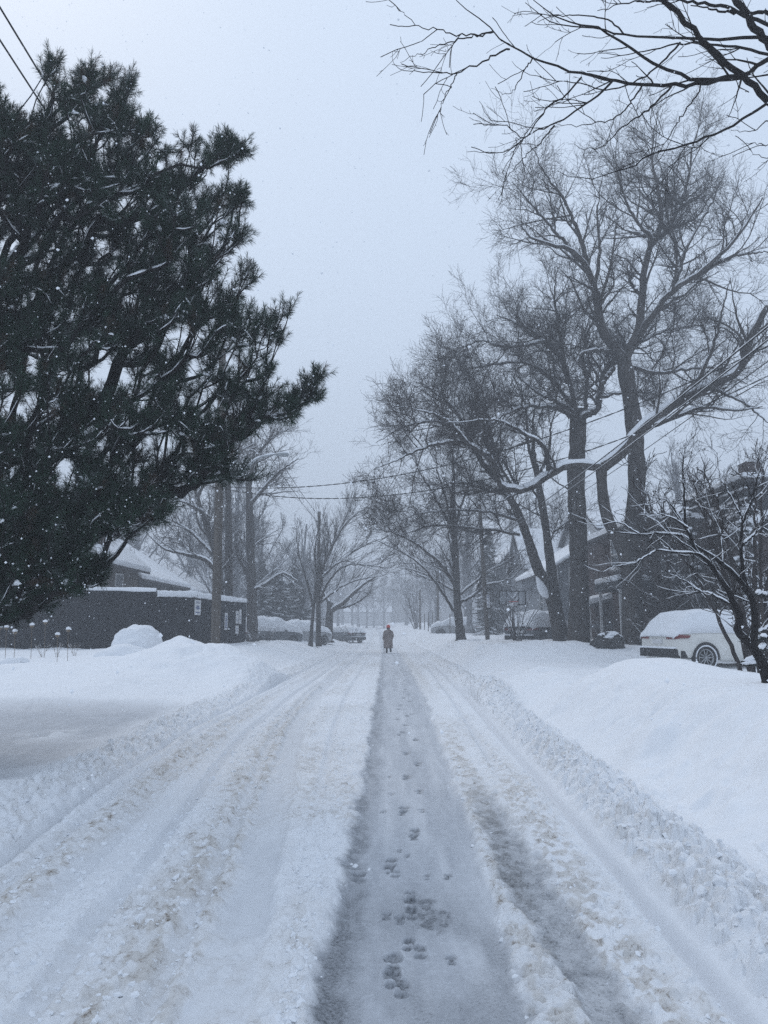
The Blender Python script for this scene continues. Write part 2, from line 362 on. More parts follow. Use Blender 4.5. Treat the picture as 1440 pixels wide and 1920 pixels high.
    lb = bump(x+wob2, (t1+t2)/2+.18, .24, .16); lc = bump(x+wob2, t2-.38, .2, .15)
    near = 1-ss(10, 28, y)
    dirt = np.maximum(dirt*.55, rough*np.clip(lb+lc, 0, 1)*(.30+.70*ss(.42, .62, spot+.22*(brn-.5)-.12*clod))*ss(.25, .6, brn+.1)*(.35+.65*near))
    dirt = np.maximum(dirt, rough*bump(x+wob2, t1+.33, .10, .1)*(.2+.8*ss(.42, .62, spot+.12*(brn-.5)))*.6*ss(.3, .6, brn))
    dirt = np.maximum(dirt, (.18+.6*ss(.42, .6, spot))*slush)
    dirt = np.maximum(dirt, rough*bump(x+wob*.8, pr+.52, .16, .12)*ss(.38, .58, spot)*.85*(1-ss(7, 12, y)))
    dirt = np.maximum(dirt, .38*ss(.46, .62, spot)*rough_b*ss(.5, .68, brn+.1))
    dirt = np.maximum(dirt, .42*bump(x, pr+.15, .16, .12)*ss(14, 22, y)*(1-ss(44, 56, y)))
    ice = path*(.88+.9*(fbm(x*7, y*.45, 4, 121)-.5))*(1-.42*ss(16, 44, y)) + .62*lstrip*(.5+.8*ss(.35, .6, fbm(x*6, y*2, 3, 5))) + .42*tr1 + .20*tr2 + .30*ruts*onroad*(1-path)*(1-ss(30, 70, y)) + .30*bump(x, rf+.02, .07, .05)*(1-far) + .25*bump(x, lf-.02, .08, .05)*(1-far)
    ice = ice + side*(1-heap)*ss(.15, .5, fbm(x*.5, y*1.3, 3, 131)+.15)
    wet = strip*(.72+.6*(spot-.45)) + .62*lstrip*(.45+.75*ss(.36, .64, fbm(x*6, y*.7, 4, 141)))*(.5+.5*ss(.4, .6, spot))
    wet = wet + path*.55*ss(.36, .70, fbm(x*3.2, y*1.5, 4, 151))*(1-ss(3.8, 5.4, y)) + .10*side
    # the wet hole thawed beside the foot prints
    bx, by = G(812, 1725, -.03); q = np.sqrt(((x-bx)/.10)**2+((y-by)/.26)**2)
    wet = wet + .95*(1-ss(.35, 1.0, q+1.9*(fbm(x*9, y*7, 4, 171)-.5)))*path*(.25+.75*ss(.40, .58, fbm(x*24, y*16, 4, 173)))
    for X, Y, a, b in PRINTS:
        m = (np.abs(y-Y) < b*2.2) & (np.abs(x-X) < a*2.5)
        if m.any():
            q = np.sqrt(((x[m]-X)/a)**2+((y[m]-Y)/b)**2); k = 1-ss(.75, 1.05, q+.6*(spot[m]-.5))
            wet[m] = np.maximum(wet[m], k*(.65+.45*ss(.35, .6, vn(x[m]*60, y[m]*45, 4))))
            z[m] = z[m]-.018*k+.007*np.exp(-((q-1.25)/.2)**2)
    return z, np.clip(dirt, 0, 1), np.clip(ice, 0, 1), np.clip(wet, 0, 1), np.clip(rough+rough_b, 0, 1)
def gz(x, y): return float(ground(np.array([float(x)]), np.array([float(y)]), False)[0])

ys = [2.6]
while ys[-1] < 460: ys.append(ys[-1]+.0062*(max(ys[-1], 3.3)/3.3)**1.55)
ys = np.array(list(np.linspace(-30, 2.5, 60))+ys)
si = np.arange(-.66, .66, .0018)
so = np.cumsum(.0018*1.055**np.arange(1, 105))
s_ = np.concatenate([-.66-so[::-1], si, .66+so])
yeff = np.where(ys > 3, ys, 3+(3-ys)*.25)
XX = s_[None, :]*yeff[:, None]; YY = np.broadcast_to(ys[:, None], XX.shape).copy()
zz, dirt, ice, wet, rgh = ground(XX.ravel(), YY.ravel())
nr, nc = XX.shape
idx = np.arange(nr*nc).reshape(nr, nc)
Fg = np.stack([idx[:-1, :-1], idx[:-1, 1:], idx[1:, 1:], idx[1:, :-1]], -1).reshape(-1, 4)
def ground_mat():
    m = bpy.data.materials.new('snowy ground'); m.use_nodes = True; t = m.node_tree; n = t.nodes; l = t.links; b = n['Principled BSDF']
    def at(nm): a = n.new('ShaderNodeAttribute'); a.attribute_name = nm; return a.outputs['Fac']
    def mix(f, a, c):
        x = n.new('ShaderNodeMix'); x.data_type = 'RGBA'; l.new(f, x.inputs[0])
        if isinstance(a, tuple): x.inputs[6].default_value = (*a, 1)
        else: l.new(a, x.inputs[6])
        if isinstance(c, tuple): x.inputs[7].default_value = (*c, 1)
        else: l.new(c, x.inputs[7])
        return x.outputs[2]
    tcn = n.new('ShaderNodeTexCoord')
    def noise(s, d=6, ro=.6, st=None):
        mp = n.new('ShaderNodeMapping'); l.new(tcn.outputs['Object'], mp.inputs[0])
        if st: mp.inputs['Scale'].default_value = st
        a = n.new('ShaderNodeTexNoise'); a.inputs['Scale'].default_value = s; a.inputs['Detail'].default_value = d; a.inputs['Roughness'].default_value = ro
        l.new(mp.outputs[0], a.inputs['Vector']); return a.outputs['Fac']
    def rng_(f, a, b_, c=0, d=1):
        r = n.new('ShaderNodeMapRange'); r.inputs[1].default_value = a; r.inputs[2].default_value = b_; r.inputs[3].default_value = c; r.inputs[4].default_value = d
        l.new(f, r.inputs[0]); return r.outputs[0]
    base = mix(noise(3), (.84, .86, .89), (.90, .91, .93))
    def mul(a, c_):
        x = n.new('ShaderNodeMath'); x.operation = 'MULTIPLY'; l.new(a, x.inputs[0])
        if isinstance(c_, (int, float)): x.inputs[1].default_value = c_
        else: l.new(c_, x.inputs[1])
        return x.outputs[0]
    icec = mix(rng_(noise(2.2, 8, .72, (4, .7, 1)), .32, .68), (.42, .44, .475), (.57, .59, .625))
    icec = mix(rng_(noise(16, 6, .75), .50, .72), icec, (.62, .65, .69))
    c = mix(at('ice'), base, icec)
    c = mix(mul(at('dirt'), .74), c, mix(noise(6), (.50, .465, .415), (.66, .635, .60)))
    speck = rng_(noise(34, 8, .75), .47, .58); speck2 = rng_(noise(11, 7, .7), .46, .60)
    c = mix(mul(mul(at('dirt'), speck), speck2), c, mix(rng_(noise(80, 3), .4, .6), (.12, .085, .06), (.36, .30, .235)))
    wc = mix(rng_(noise(60, 6, .7), .4, .62), (.085, .093, .105), (.27, .285, .31))
    c = mix(mul(at('wet'), .85), c, wc)
    c = mix(mul(mul(at('wet'), rng_(noise(48, 7, .75), .55, .62)), .8), c, (.05, .055, .06))
    l.new(c, b.inputs['Base Color'])
    mm = n.new('ShaderNodeMath'); mm.operation = 'MAXIMUM'; l.new(at('ice'), mm.inputs[0]); l.new(at('wet'), mm.inputs[1])
    l.new(rng_(mm.outputs[0], 0, 1, .85, .48), b.inputs['Roughness']); b.inputs['Specular IOR Level'].default_value = .3
    bp = n.new('ShaderNodeBump'); bp.inputs['Distance'].default_value = .014; l.new(rng_(at('crumb'), 0, 1, .25, .8), bp.inputs['Strength']); l.new(noise(42, 7, .65), bp.inputs['Height'])
    l.new(bp.outputs[0], b.inputs['Normal']); return m
M['ground'] = ground_mat()
gr = mk('ground', np.stack([XX.ravel(), YY.ravel(), zz], -1), [Fg], M['ground'], None, True, dict(dirt=dirt, ice=ice, wet=wet, crumb=rgh))
gr['kind'] = 'structure'
ZG = zz.reshape(nr, nc); YG_ = ys.copy(); YEFF_ = yeff.copy(); SG_ = s_.copy()
def gzd(x, y):
    r = np.clip(np.searchsorted(YG_, y)-1, 0, nr-2); s = x/np.interp(y, YG_, YEFF_); c = np.clip(np.searchsorted(SG_, s), 0, nc-1)
    return ZG[r, c]

# ------------------------------------------------------------------ bare trees
def spawn(Pn, Rn, per_m, tmin, tmax, length, ang, up, m, rr, curl, rmin, r, lencurve=.5, cap=9, side_bias=None):
    seg = np.linalg.norm(np.diff(Pn, axis=1), axis=2).sum(1)
    cnt = r.poisson(np.clip(per_m*seg*(tmax-tmin), 0, 400)); idx = np.repeat(np.arange(len(Pn)), cnt)
    n = len(idx)
    if n == 0: return np.zeros((0, m, 3)), np.zeros((0, m))
    M_ = Pn.shape[1]; t = tmin+(tmax-tmin)*r.random(n); ft = t*(M_-1); i = np.minimum(ft.astype(int), M_-2); f = (ft-i)[:, None]
    p = Pn[idx, i]*(1-f)+Pn[idx, i+1]*f; T = nrm(Pn[idx, i+1]-Pn[idx, i]); R0 = Rn[idx, i]*(1-f[:, 0])+Rn[idx, i+1]*f[:, 0]
    v = nrm(np.cross(T, r.normal(size=(n, 3)))); a = ang*(.7+.6*r.random(n))[:, None]
    d = nrm(T*np.cos(a)+v*np.sin(a)+np.array([0, 0, up*.5]))
    ln_ = length*(1-lencurve*t)*(.55+.7*r.random(n))
    ln_ = np.minimum(ln_, seg[idx]*cap)
    pts = [p]; step = (ln_/(m-1))[:, None]
    for k in range(m-1):
        d = nrm(d+curl*r.normal(size=(n, 3))+np.array([0, 0, up/(m-1)])); pts.append(pts[-1]+d*step)
    r0 = np.maximum(np.minimum(R0*rr, ln_*.022), rmin)
    tt = np.linspace(0, 1, m)[None]; rad = np.maximum(r0[:, None]*(1-.8*tt), rmin*.8)
    return np.stack(pts, 1), rad
def grow(root, limbs, trunk, levels, seed, mats=('bark', 'twig'), snow=0.0, snow_lv=1, trunk_S=14, trunk_m=30, base_flare=1.35):
    """limbs/trunk: list of (pts(k,3), r0, r1).  levels: dicts for spawn."""
    r = np.random.default_rng(seed); SV = MB()
    def prep(lst, m, jit):
        Pn, Rn = [], []
        for pts, r0, r1 in lst:
            q = resample(pts, m); q = q + r.normal(size=q.shape)*jit*np.r_[0, np.ones(m-2), 0][:, None]
            Pn.append(q); Rn.append(r0+(r1-r0)*np.linspace(0, 1, m))
        return np.array(Pn), np.array(Rn)
    if trunk:
        tP, tR = prep(trunk, trunk_m, .0); th = np.linspace(0, 1, trunk_m)
        tR = tR*(1+(base_flare-1)*np.exp(-th*22))[None]*(1+.05*r.normal(size=tR.shape))
        V, F = tubes(tP, tR, trunk_S); mk('trunk', V, [F], M[mats[0]], root)
    groups = []
    lP, lR = prep(limbs, 26, .0) if limbs else (np.zeros((0, 26, 3)), np.zeros((0, 26)))
    if len(lP):
        sc0 = np.median(np.linalg.norm(np.diff(lP, axis=1), axis=2)); lP[:, 1:-1] += r.normal(size=lP[:, 1:-1].shape)*sc0*.10
    mb = MB(); mbw = MB()
    if len(lP): mb.add(*tubes(lP, lR, 8))
    if snow and len(lP): SV.add(*snowcap(lP, lR, snow*(.5+.5*min(1, lR.mean()/.05)), seed))
    cur = [(lP, lR)]
    if trunk: cur_tr = (tP, tR)
    for k, lv in enumerate(levels):
        lv = dict(lv); ntr = lv.pop('trunk', 0); tt = lv.pop('trunk_range', (.3, .95)); S = lv.pop('S', 4); par = lv.pop('parents', None); tlen = lv.pop('trunk_len', None)
        src = cur[-1] if par is None else None
        outP, outR = [], []
        for srcP, srcR in ([src] if par is None else [cur[j] for j in par if j < len(cur)]):
            if len(srcP):
                a, b = spawn(srcP, srcR, r=r, **lv); outP.append(a); outR.append(b)
        if ntr and trunk:
            l2 = dict(lv); l2['per_m'] = ntr; l2['tmin'], l2['tmax'] = tt
            if tlen: l2['length'] = tlen
            a, b = spawn(*cur_tr, r=r, **l2); outP.append(a); outR.append(b)
        a = np.concatenate(outP); b = np.concatenate(outR); cur.append((a, b))
        if len(a):
            (mb if k < 1 else mbw).add(*tubes(a, b, S))
            if snow and k < snow_lv: SV.add(*snowcap(a, b, snow*.45/(k+1), seed+k, S=5))
    if mb.n: mb.build('limbs' if mbw.n else 'crown', M[mats[0]], root, True)
    if mbw.n: mbw.build('crown', M[mats[1]], root, True)
    if SV.n: SV.build('snow_cover', M['snow'], root, True)
    return cur
def px_limb(pts, w0, w1, D, dd=0.0, bow=0.0):
    k = len(pts); q = []
    for i, (x, y) in enumerate(pts):
        t = i/(k-1); q.append(P(x, y, D+dd*t+bow*math.sin(t*math.pi)))
    return (np.array(q), w0/2*D/F_PX, w1/2*(D+dd)/F_PX*(.5 if w1 < 6 else 1))
def tree_at(px, D, name, label, cat='tree', group=None):
    x = (px-720)/F_PX*D; return empty(name, (x, D, gz(x, D)-.1), label, cat, group)
def fix_base(l, root):
    l[0][0] = [root.location.x, root.location.y, root.location.z-.25]; return l

# --- the two big elms, right of the road
ELM = [dict(per_m=2.4, tmin=.12, tmax=1, length=3.7, ang=.85, up=.35, m=8, rr=.55, curl=.16, rmin=.008, lencurve=.35, trunk=.25, trunk_range=(.45, .9), trunk_len=2.6, S=5),
       dict(per_m=4.2, tmin=.1, tmax=1, length=1.6, ang=.8, up=.22, m=6, rr=.6, curl=.2, rmin=.0062, S=3),
       dict(per_m=8.5, tmin=.05, tmax=1, length=.80, ang=.8, up=.12, m=4, rr=.6, curl=.25, rmin=.0050, S=3)]
t = tree_at(1187, 30, 'elm_tree', 'tall forked elm with a furrowed trunk and snowy low bough, nearest the white SUV')
grow(t, [px_limb([(1168,672),(1130,620),(1118,560),(1104,510),(1072,470),(1040,460),(1000,448),(975,425)], 22, 5, 30, -2.5),
         px_limb([(1104,510),(1085,440),(1060,380),(1020,320),(1000,280)], 11, 3, 29, -1.5),
         px_limb([(1112,540),(1125,470),(1120,400),(1130,330)], 9, 3, 30, 2),
         px_limb([(1072,470),(1010,400),(960,340)], 7, 2, 29, -2),
         px_limb([(1172,672),(1196,620),(1204,560),(1208,505),(1220,460),(1240,425),(1236,370),(1222,300),(1228,235)], 20, 4, 30, 2),
         px_limb([(1222,460),(1265,410),(1290,340),(1300,270),(1320,220)], 10, 3, 31, 3),
         px_limb([(1228,450),(1190,410),(1165,350),(1150,290)], 8, 3, 30, -2.5),
         px_limb([(1232,442),(1205,442),(1190,436)], 9, 6, 30, .5),
         px_limb([(1198,630),(1225,590),(1262,545),(1320,505),(1385,440),(1430,370)], 14, 4, 30, -3),
         px_limb([(1320,505),(1380,480),(1450,470)], 8, 3, 28.5, -1),
         px_limb([(1262,545),(1290,460),(1330,390),(1360,320)], 8, 3, 30, 2),
         px_limb([(1166,668),(1140,659),(1120,656),(1090,664),(1082,680),(1092,690)], 10, 5, 30, -.8),
         px_limb([(1150,690),(1130,720),(1122,745)], 10, 8, 30, -.5),
         px_limb([(1185,690),(1240,700),(1330,690),(1400,720)], 9, 3, 31, 2)],
     [px_limb([(1187,1215),(1186,1100),(1187,1000),(1194,900),(1189,800),(1177,720),(1168,665)], 38, 28, 30)], ELM, 11, ('bark_snow', 'twig'), .05, 0)
t = tree_at(1085, 31.5, 'elm_tree', 'thick straight elm trunk standing left of the forked elm, bark flecked white')
grow(t, [px_limb([(1078,775),(1050,757),(1005,735),(965,700)], 9, 3, 31, -2),
         px_limb([(1076,782),(1040,765),(1000,762),(960,772),(915,800),(880,840)], 9, 3, 31, -3),
         px_limb([(1090,785),(1120,765),(1125,735),(1132,700),(1150,672)], 15, 7, 31, 0),
         px_limb([(1096,778),(1100,720),(1094,672),(1098,640),(1120,580)], 9, 4, 31, 1.5),
         px_limb([(1078,765),(1060,690),(1025,640),(975,610),(930,590)], 11, 3, 32, 1),
         px_limb([(1060,700),(1050,630),(1040,560),(1045,500)], 9, 3, 32, 1),
         px_limb([(1025,640),(960,650),(900,640),(850,660)], 7, 2, 32, 1),
         px_limb([(1078,765),(1010,690),(950,680),(890,690),(840,700)], 8, 2, 32, 2),
         px_limb([(1132,700),(1190,650),(1250,620),(1320,610)], 8, 3, 31, 3),
         px_limb([(1125,745),(1180,735),(1240,740)], 7, 3, 31, 3)],
     [px_limb([(1085,1215),(1086,1100),(1084,1000),(1080,900),(1083,830),(1084,768)], 38, 30, 31.5)],
     [dict(ELM[0], per_m=3.0, length=3.2, curl=.24), dict(ELM[1], per_m=5.0), dict(ELM[2], per_m=10)], 12, ('bark_snow', 'twig'), .09, 0)
# the crooked bough of the tree leaning in front of the elms
t = tree_at(1183, 28.6, 'crooked_tree', 'crooked tree leaning on the forked elm, thick white snow along its sagging bough')
grow(t, [px_limb([(1127,880),(1165,850),(1210,800),(1262,760),(1330,725),(1390,690),(1405,640),(1440,575)], 22, 12, 27.5, -2),
         px_limb([(1130,878),(1095,873),(1060,874),(1030,890),(1005,908),(972,920),(942,912),(930,890),(925,865),(908,852),(880,835),(852,828)], 17, 7, 27.5, -2),
         px_limb([(852,828),(800,838),(750,860),(700,880)], 7, 2, 25.5, -1),
         px_limb([(880,835),(840,790),(790,770),(730,760)], 6, 2, 25.5, -1.5),
         px_limb([(1028,892),(1024,850),(1012,830),(985,815),(950,795),(925,788),(880,790),(830,795)], 9, 2, 27, -2.5),
         px_limb([(1200,808),(1260,785),(1320,765),(1380,770),(1430,762)], 11, 4, 27, -1.5),
         px_limb([(1330,725),(1400,760),(1450,800)], 7, 3, 26.5, -1),
         px_limb([(1290,742),(1330,670),(1350,600),(1370,520)], 9, 3, 26.5, -1),
         px_limb([(1000,910),(960,930),(905,960)], 5, 2, 26.5, 1)],
     [px_limb([(1183,1215),(1180,1100),(1166,1030),(1140,975),(1130,925),(1127,875)], 26, 20, 28.6, -1.1)],
     [dict(ELM[0], per_m=2.6, length=2.9, tmin=.25), dict(ELM[1], per_m=5.5, length=1.2), dict(ELM[2], per_m=12, length=.5)], 13, ('bark_snow', 'twig'), .17, 0)
# slender pair with snow lodged in the fork
t = tree_at(1050, 34, 'street_tree', 'leaning street tree with a lump of snow lodged low in its fork')
grow(t, [px_limb([(935,902),(900,860),(870,800),(845,760),(800,725)], 12, 3, 33, -3),
         px_limb([(940,905),(925,850),(915,790),(890,730)], 9, 3, 33, 1),
         px_limb([(968,975),(935,965),(900,958),(840,957),(780,965),(730,985)], 6, 2, 33, -2),
         px_limb([(975,1003),(930,995),(880,990),(810,985),(750,1005)], 6, 2, 33, 1),
         px_limb([(955,930),(900,915),(850,905),(790,930)], 6, 2, 33, -1),
         px_limb([(870,800),(810,790),(760,800),(705,830)], 6, 2, 31, -1)],
     [px_limb([(1052,1210),(1036,1130),(1008,1065),(988,1005),(968,955),(935,902)], 26, 12, 34, -1)],
     [dict(ELM[0], per_m=3.2, length=3.1), dict(ELM[1], per_m=5.5), dict(ELM[2], per_m=12)], 14, ('bark_snow', 'twig'), .06, 0)
sb = MB()
u, v = np.meshgrid(np.linspace(0, math.pi, 14), np.linspace(0, 2*math.pi, 18)[:-1], indexing='ij')
cpt = P(1014, 1094, 33.6); ex = np.stack([np.sin(u)*np.cos(v)*.20*(1-.8*np.cos(u)), np.sin(u)*np.sin(v)*.18*(1-.6*np.cos(u)), np.cos(u)*.66], -1)*(1+.3*(fbm(u*2+3, np.cos(v)*1.5+9, 3, 3)-.5))[..., None]
ex[..., 0] -= .34*ex[..., 2]; I = np.arange(14*17).reshape(14, 17); I2 = np.roll(I, -1, 1)
LUMP_F = np.stack([I[:-1], I2[:-1], I2[1:], I[1:]], -1).reshape(-1, 4)
sb.add(cpt+ex.reshape(-1, 3), LUMP_F); sb.build('snow_lump', M['snow'], t, True)
t = tree_at(1058, 34.6, 'street_tree', 'slim upright street tree between the leaning tree and the thick elm')
grow(t, [px_limb([(1010,905),(990,830),(985,760),(960,700)], 8, 3, 34.6, 1), px_limb([(1008,900),(1030,840),(1035,790),(1060,740)], 7, 3, 34.6, 1),
         px_limb([(1002,870),(1000,800),(1004,730)], 9, 3, 34.6, 0), px_limb([(1036,1000),(1055,985),(1080,965)], 5, 3, 34.6, 0)],
     [px_limb([(1058,1210),(1040,1110),(1030,1040),(1022,980),(1012,920),(1004,870)], 22, 11, 34.6)],
     [dict(ELM[0], per_m=1.9, length=2.2), dict(ELM[1], per_m=5), dict(ELM[2], per_m=10)], 15, ('bark_snow', 'twig'), .05, 0)
MAP = [dict(per_m=2.0, tmin=.12, tmax=1, length=2.4, ang=.6, up=.3, m=7, rr=.55, curl=.12, rmin=.009, trunk=.9, trunk_range=(.35, .98), trunk_len=3.4, S=4),
       dict(per_m=3.6, tmin=.1, tmax=1, length=1.3, ang=.6, up=.2, m=5, rr=.6, curl=.16, rmin=.0075, S=3),
       dict(per_m=6.5, tmin=.1, tmax=1, length=.6, ang=.65, up=.1, m=3, rr=.6, curl=.2, rmin=.0055, S=3)]
t = tree_at(865, 44, 'maple_tree', 'spreading bare maple with drooping low limbs, left of the utility pole', 'tree')
grow(t, [px_limb([(858,1155),(835,1120),(815,1090),(790,1060),(760,1040),(700,1010)], 6, 2, 44, -2),
         px_limb([(853,1098),(835,1068),(815,1048),(780,1020),(740,1000),(690,990)], 8, 2, 44, -3),
         px_limb([(854,1108),(820,1090),(790,1080),(750,1050)], 4, 2, 44, 2),
         px_limb([(862,1115),(890,1092),(920,1070),(950,1052),(985,1030)], 5, 2, 44, 1),
         px_limb([(863,1130),(890,1115),(910,1098),(945,1090),(965,1080),(985,1058)], 6, 2, 44, -1),
         px_limb([(852,1020),(840,980),(815,930),(790,890),(770,850)], 7, 2, 44, -2), px_limb([(850,1000),(835,930),(820,880),(815,820)], 6, 2, 44, 2),
         px_limb([(852,990),(870,930),(890,880),(905,830)], 6, 2, 44, -1), px_limb([(851,960),(850,880),(846,800)], 8, 2, 44, 0),
         px_limb([(850,1040),(870,985),(900,945),(935,920)], 5, 2, 44, 3)],
     [px_limb([(866,1212),(859,1150),(856,1095),(854,1040),(851,985),(849,930)], 17, 9, 44)], MAP, 16, ('bark', 'twig'), .07, 1)
# near small tree at the right edge, and the big maple hanging in from above
t = empty('ornamental_tree', (P(1441, 1285, 9.0)[0], 9.0, gz(P(1441, 1285, 9.0)[0], 9.0)-.05), 'small dark crooked tree with snow topped branches in front of the white SUV', 'tree')
NT = [dict(per_m=7.5, tmin=.2, tmax=1, length=.62, ang=.75, up=.25, m=6, rr=.6, curl=.18, rmin=.0032, S=5),
      dict(per_m=13, tmin=.1, tmax=1, length=.26, ang=.8, up=.2, m=4, rr=.6, curl=.25, rmin=.0022, S=3),
      dict(per_m=9, tmin=.1, tmax=1, length=.10, ang=.8, up=.1, m=3, rr=.7, curl=.2, rmin=.0018, S=3)]
grow(t, [px_limb([(1393,1195),(1383,1181),(1387,1160),(1379,1136),(1364,1105),(1346,1079),(1327,1053),(1308,1039),(1284,1037),(1251,1033),(1230,1031)], 15, 4, 9, -.5),
         px_limb([(1410,1214),(1415,1180),(1412,1130),(1403,1113),(1385,1085),(1357,1060),(1330,1040),(1300,1020),(1285,1006),(1250,1001),(1200,1002),(1150,997)], 14, 2.5, 9, .4),
         px_limb([(1405,1115),(1393,1070),(1390,1020),(1394,975),(1412,930),(1424,885),(1434,857),(1446,850)], 8, 3, 9.1, .2),
         px_limb([(1312,1042),(1296,1012),(1284,975),(1283,925),(1280,880),(1284,840)], 7, 2, 8.8, .4),
         px_limb([(1290,990),(1262,972),(1235,965),(1212,970)], 4, 2, 8.8, -.2), px_limb([(1290,1000),(1268,960),(1245,935),(1225,945),(1180,950)], 4, 1.5, 9, .6),
         px_limb([(1366,1132),(1335,1115),(1312,1108),(1285,1090),(1254,1075)], 5, 2, 8.8, -.4),
         px_limb([(1394,1020),(1410,1005),(1430,990),(1455,1005)], 6, 3, 9.2, .3), px_limb([(1412,1190),(1440,1175),(1470,1140)], 7, 4, 9, .5),
         px_limb([(1395,975),(1370,930),(1350,890),(1345,850)], 4, 1.5, 9.2, .5), px_limb([(1357,1060),(1350,1000),(1330,950),(1320,900)], 4, 1.5, 9.1, .5),
         px_limb([(1200,1002),(1160,980),(1120,985),(1090,970)], 3, 1, 9.3, .3), px_limb([(1230,1031),(1190,1055),(1150,1062),(1130,1075)], 3, 1, 8.5, -.2)],
     [px_limb([(1441,1290),(1430,1245),(1416,1220),(1405,1205),(1393,1195)], 20, 15, 9.0)], NT, 17, ('bark_dark', 'bark_dark'), .032, 1, base_flare=1.1)
def C8(x, y): return (720+x/2, y/2)
def c8(l, w0, w1, D, dd=0.0): return px_limb([C8(*p) for p in l], w0, w1, D, dd)
t = empty('maple_tree', (6.6, 6.4, gz(6.6, 6.4)-.1), 'bare maple whose dark near branches hang in from the top right corner', 'tree')
hub = np.array([6.6, 6.4, 5.6])
OV = [dict(per_m=3.2, tmin=.22, tmax=.92, length=.66, ang=.55, up=.12, m=8, rr=.55, curl=.10, rmin=.0042, S=5, cap=.45),
      dict(per_m=5.2, tmin=.1, tmax=1, length=.36, ang=.7, up=.18, m=5, rr=.6, curl=.14, rmin=.0028, S=4),
      dict(per_m=8, tmin=.05, tmax=1, length=.07, ang=.8, up=.15, m=3, rr=.8, curl=.15, rmin=.0023, S=3)]
lim = [c8([(1620,560),(1440,380),(1340,285),(1250,205),(1180,130),(1060,10),(980,-80)], 15, 9, 6.6, -.3),
       c8([(1600,110),(1440,222),(1390,262),(1340,282),(1230,295),(1150,293),(1090,275),(1020,245),(960,200),(880,150),(810,110),(700,80),(620,50),(560,0)], 12, 3, 6.3, -.5),
       c8([(1340,290),(1200,312),(1080,320),(970,318),(860,300),(760,280),(690,262),(600,235),(520,195),(470,165),(410,115),(340,60),(270,0)], 9, 3, 6.4, -.7),
       c8([(1700,420),(1530,260),(1440,160),(1390,100),(1350,40),(1300,-30)], 20, 13, 6.8, 0),
       c8([(1560,230),(1440,205),(1350,180),(1240,168),(1120,160),(1000,185),(900,205),(800,200)], 7, 2, 6.9, .4),
       c8([(1560,180),(1430,140),(1300,145),(1200,145),(1080,140),(900,130),(800,105),(650,90),(530,10)], 8, 2.5, 7.0, .3),
       c8([(1560,300),(1440,385),(1380,430),(1290,480),(1200,515),(1110,545),(1000,575),(940,620),(850,650),(770,668),(690,665),(650,640)], 7, 2, 6.0, -.4),
       c8([(860,300),(820,345),(740,400),(650,460),(560,500),(490,550),(430,575),(360,575),(310,570)], 5, 1.8, 6.1, -.3),
       c8([(740,290),(690,350),(620,400),(570,460),(520,520),(460,470),(380,465),(320,440)], 4, 1.6, 6.2, .2),
       c8([(640,470),(600,520),(540,580),(480,640),(440,700)], 3, 1.5, 6.0, .1),
       c8([(470,185),(400,215),(330,245),(270,270),(180,270),(90,265),(40,245),(32,195)], 4, 1.5, 5.7, -.3),
       c8([(410,118),(310,140),(210,170),(130,205),(60,235)], 3.5, 1.5, 5.7, -.1), c8([(410,120),(330,132),(200,112),(120,90),(60,40),(10,20)], 3.5, 1.5, 5.7, -.4),
       c8([(272,272),(240,340),(210,400),(222,445)], 2.5, 1.2, 5.7, .1), c8([(560,215),(520,280),(470,350),(400,330)], 3, 1.2, 6, .1),
       c8([(970,318),(930,380),(880,430),(800,460),(700,470),(640,460)], 4, 1.5, 6.1, -.2), c8([(1080,320),(1000,400),(900,470),(830,540),(760,560),(690,540)], 4.5, 1.5, 6.1, -.3),
       c8([(1200,312),(1130,420),(1060,520),(1000,640)], 3.5, 1.5, 6.2, .3), c8([(1110,160),(1000,270),(870,330),(700,310),(520,270),(480,230)], 4.5, 1.5, 6.5, -.2),
       c8([(1300,30),(1180,10),(1050,0),(920,10),(800,40)], 7, 2.5, 6.9, 0), c8([(1440,50),(1300,45),(1150,20)], 8, 4, 6.9, 0),
       c8([(900,130),(850,80),(760,60),(640,60),(560,50),(480,60)], 3.5, 1.5, 6.8, 0), c8([(1560,420),(1460,440),(1380,490),(1300,490)], 4, 1.5, 6.2, 0),
       c8([(1560,540),(1480,560),(1420,540),(1340,540)], 3.5, 1.3, 6.2, 0), c8([(1560,620),(1480,610),(1400,580),(1350,560)], 3, 1.3, 6.2, 0)]
lim += [(np.array([hub, .5*(hub+l[0][0])+[0, 0, .1], l[0][0]]), l[1]*1.5, l[1]) for l in lim if l[0][0][0] > 3.55]
grow(t, lim, [(np.array([[6.6, 6.4, gz(6.6, 6.4)-.2], [6.6, 6.4, 2.5], [6.6, 6.4, 5.7], [6.75, 6.6, 10.5]]), .24, .10)], OV, 18, ('bark_dark', 'bark_dark'), 0, 0, base_flare=1.2)

# --- left side trees
MID = [dict(ELM[0], per_m=2.2, length=2.6, trunk=1.2, trunk_len=3.0), dict(ELM[1], per_m=3.4, rmin=.009), dict(ELM[2], per_m=6.0, rmin=.008, m=3)]
t = tree_at(472, 47, 'bare_tree', 'tall bare tree with snow filled forks behind the end of the black hoarding')
grow(t, [px_limb([(470,1110),(500,1095),(530,1075),(560,1090)], 8, 3, 47, -1), px_limb([(468,1090),(455,1060),(445,1040),(440,1000)], 8, 4, 47, 0),
         px_limb([(466,900),(440,840),(430,790)], 8, 3, 47, 1), px_limb([(466,900),(485,850),(520,815),(555,800)], 8, 3, 47, -1),
         px_limb([(466,950),(500,910),(530,880),(560,860)], 8, 3, 47, -2), px_limb([(466,930),(475,860),(480,800)], 8, 3, 47, 2)],
     [px_limb([(474,1215),(472,1120),(469,1000),(466,900)], 22, 12, 47)], MID, 21, ('bark_snow', 'twig'), .16, 1)
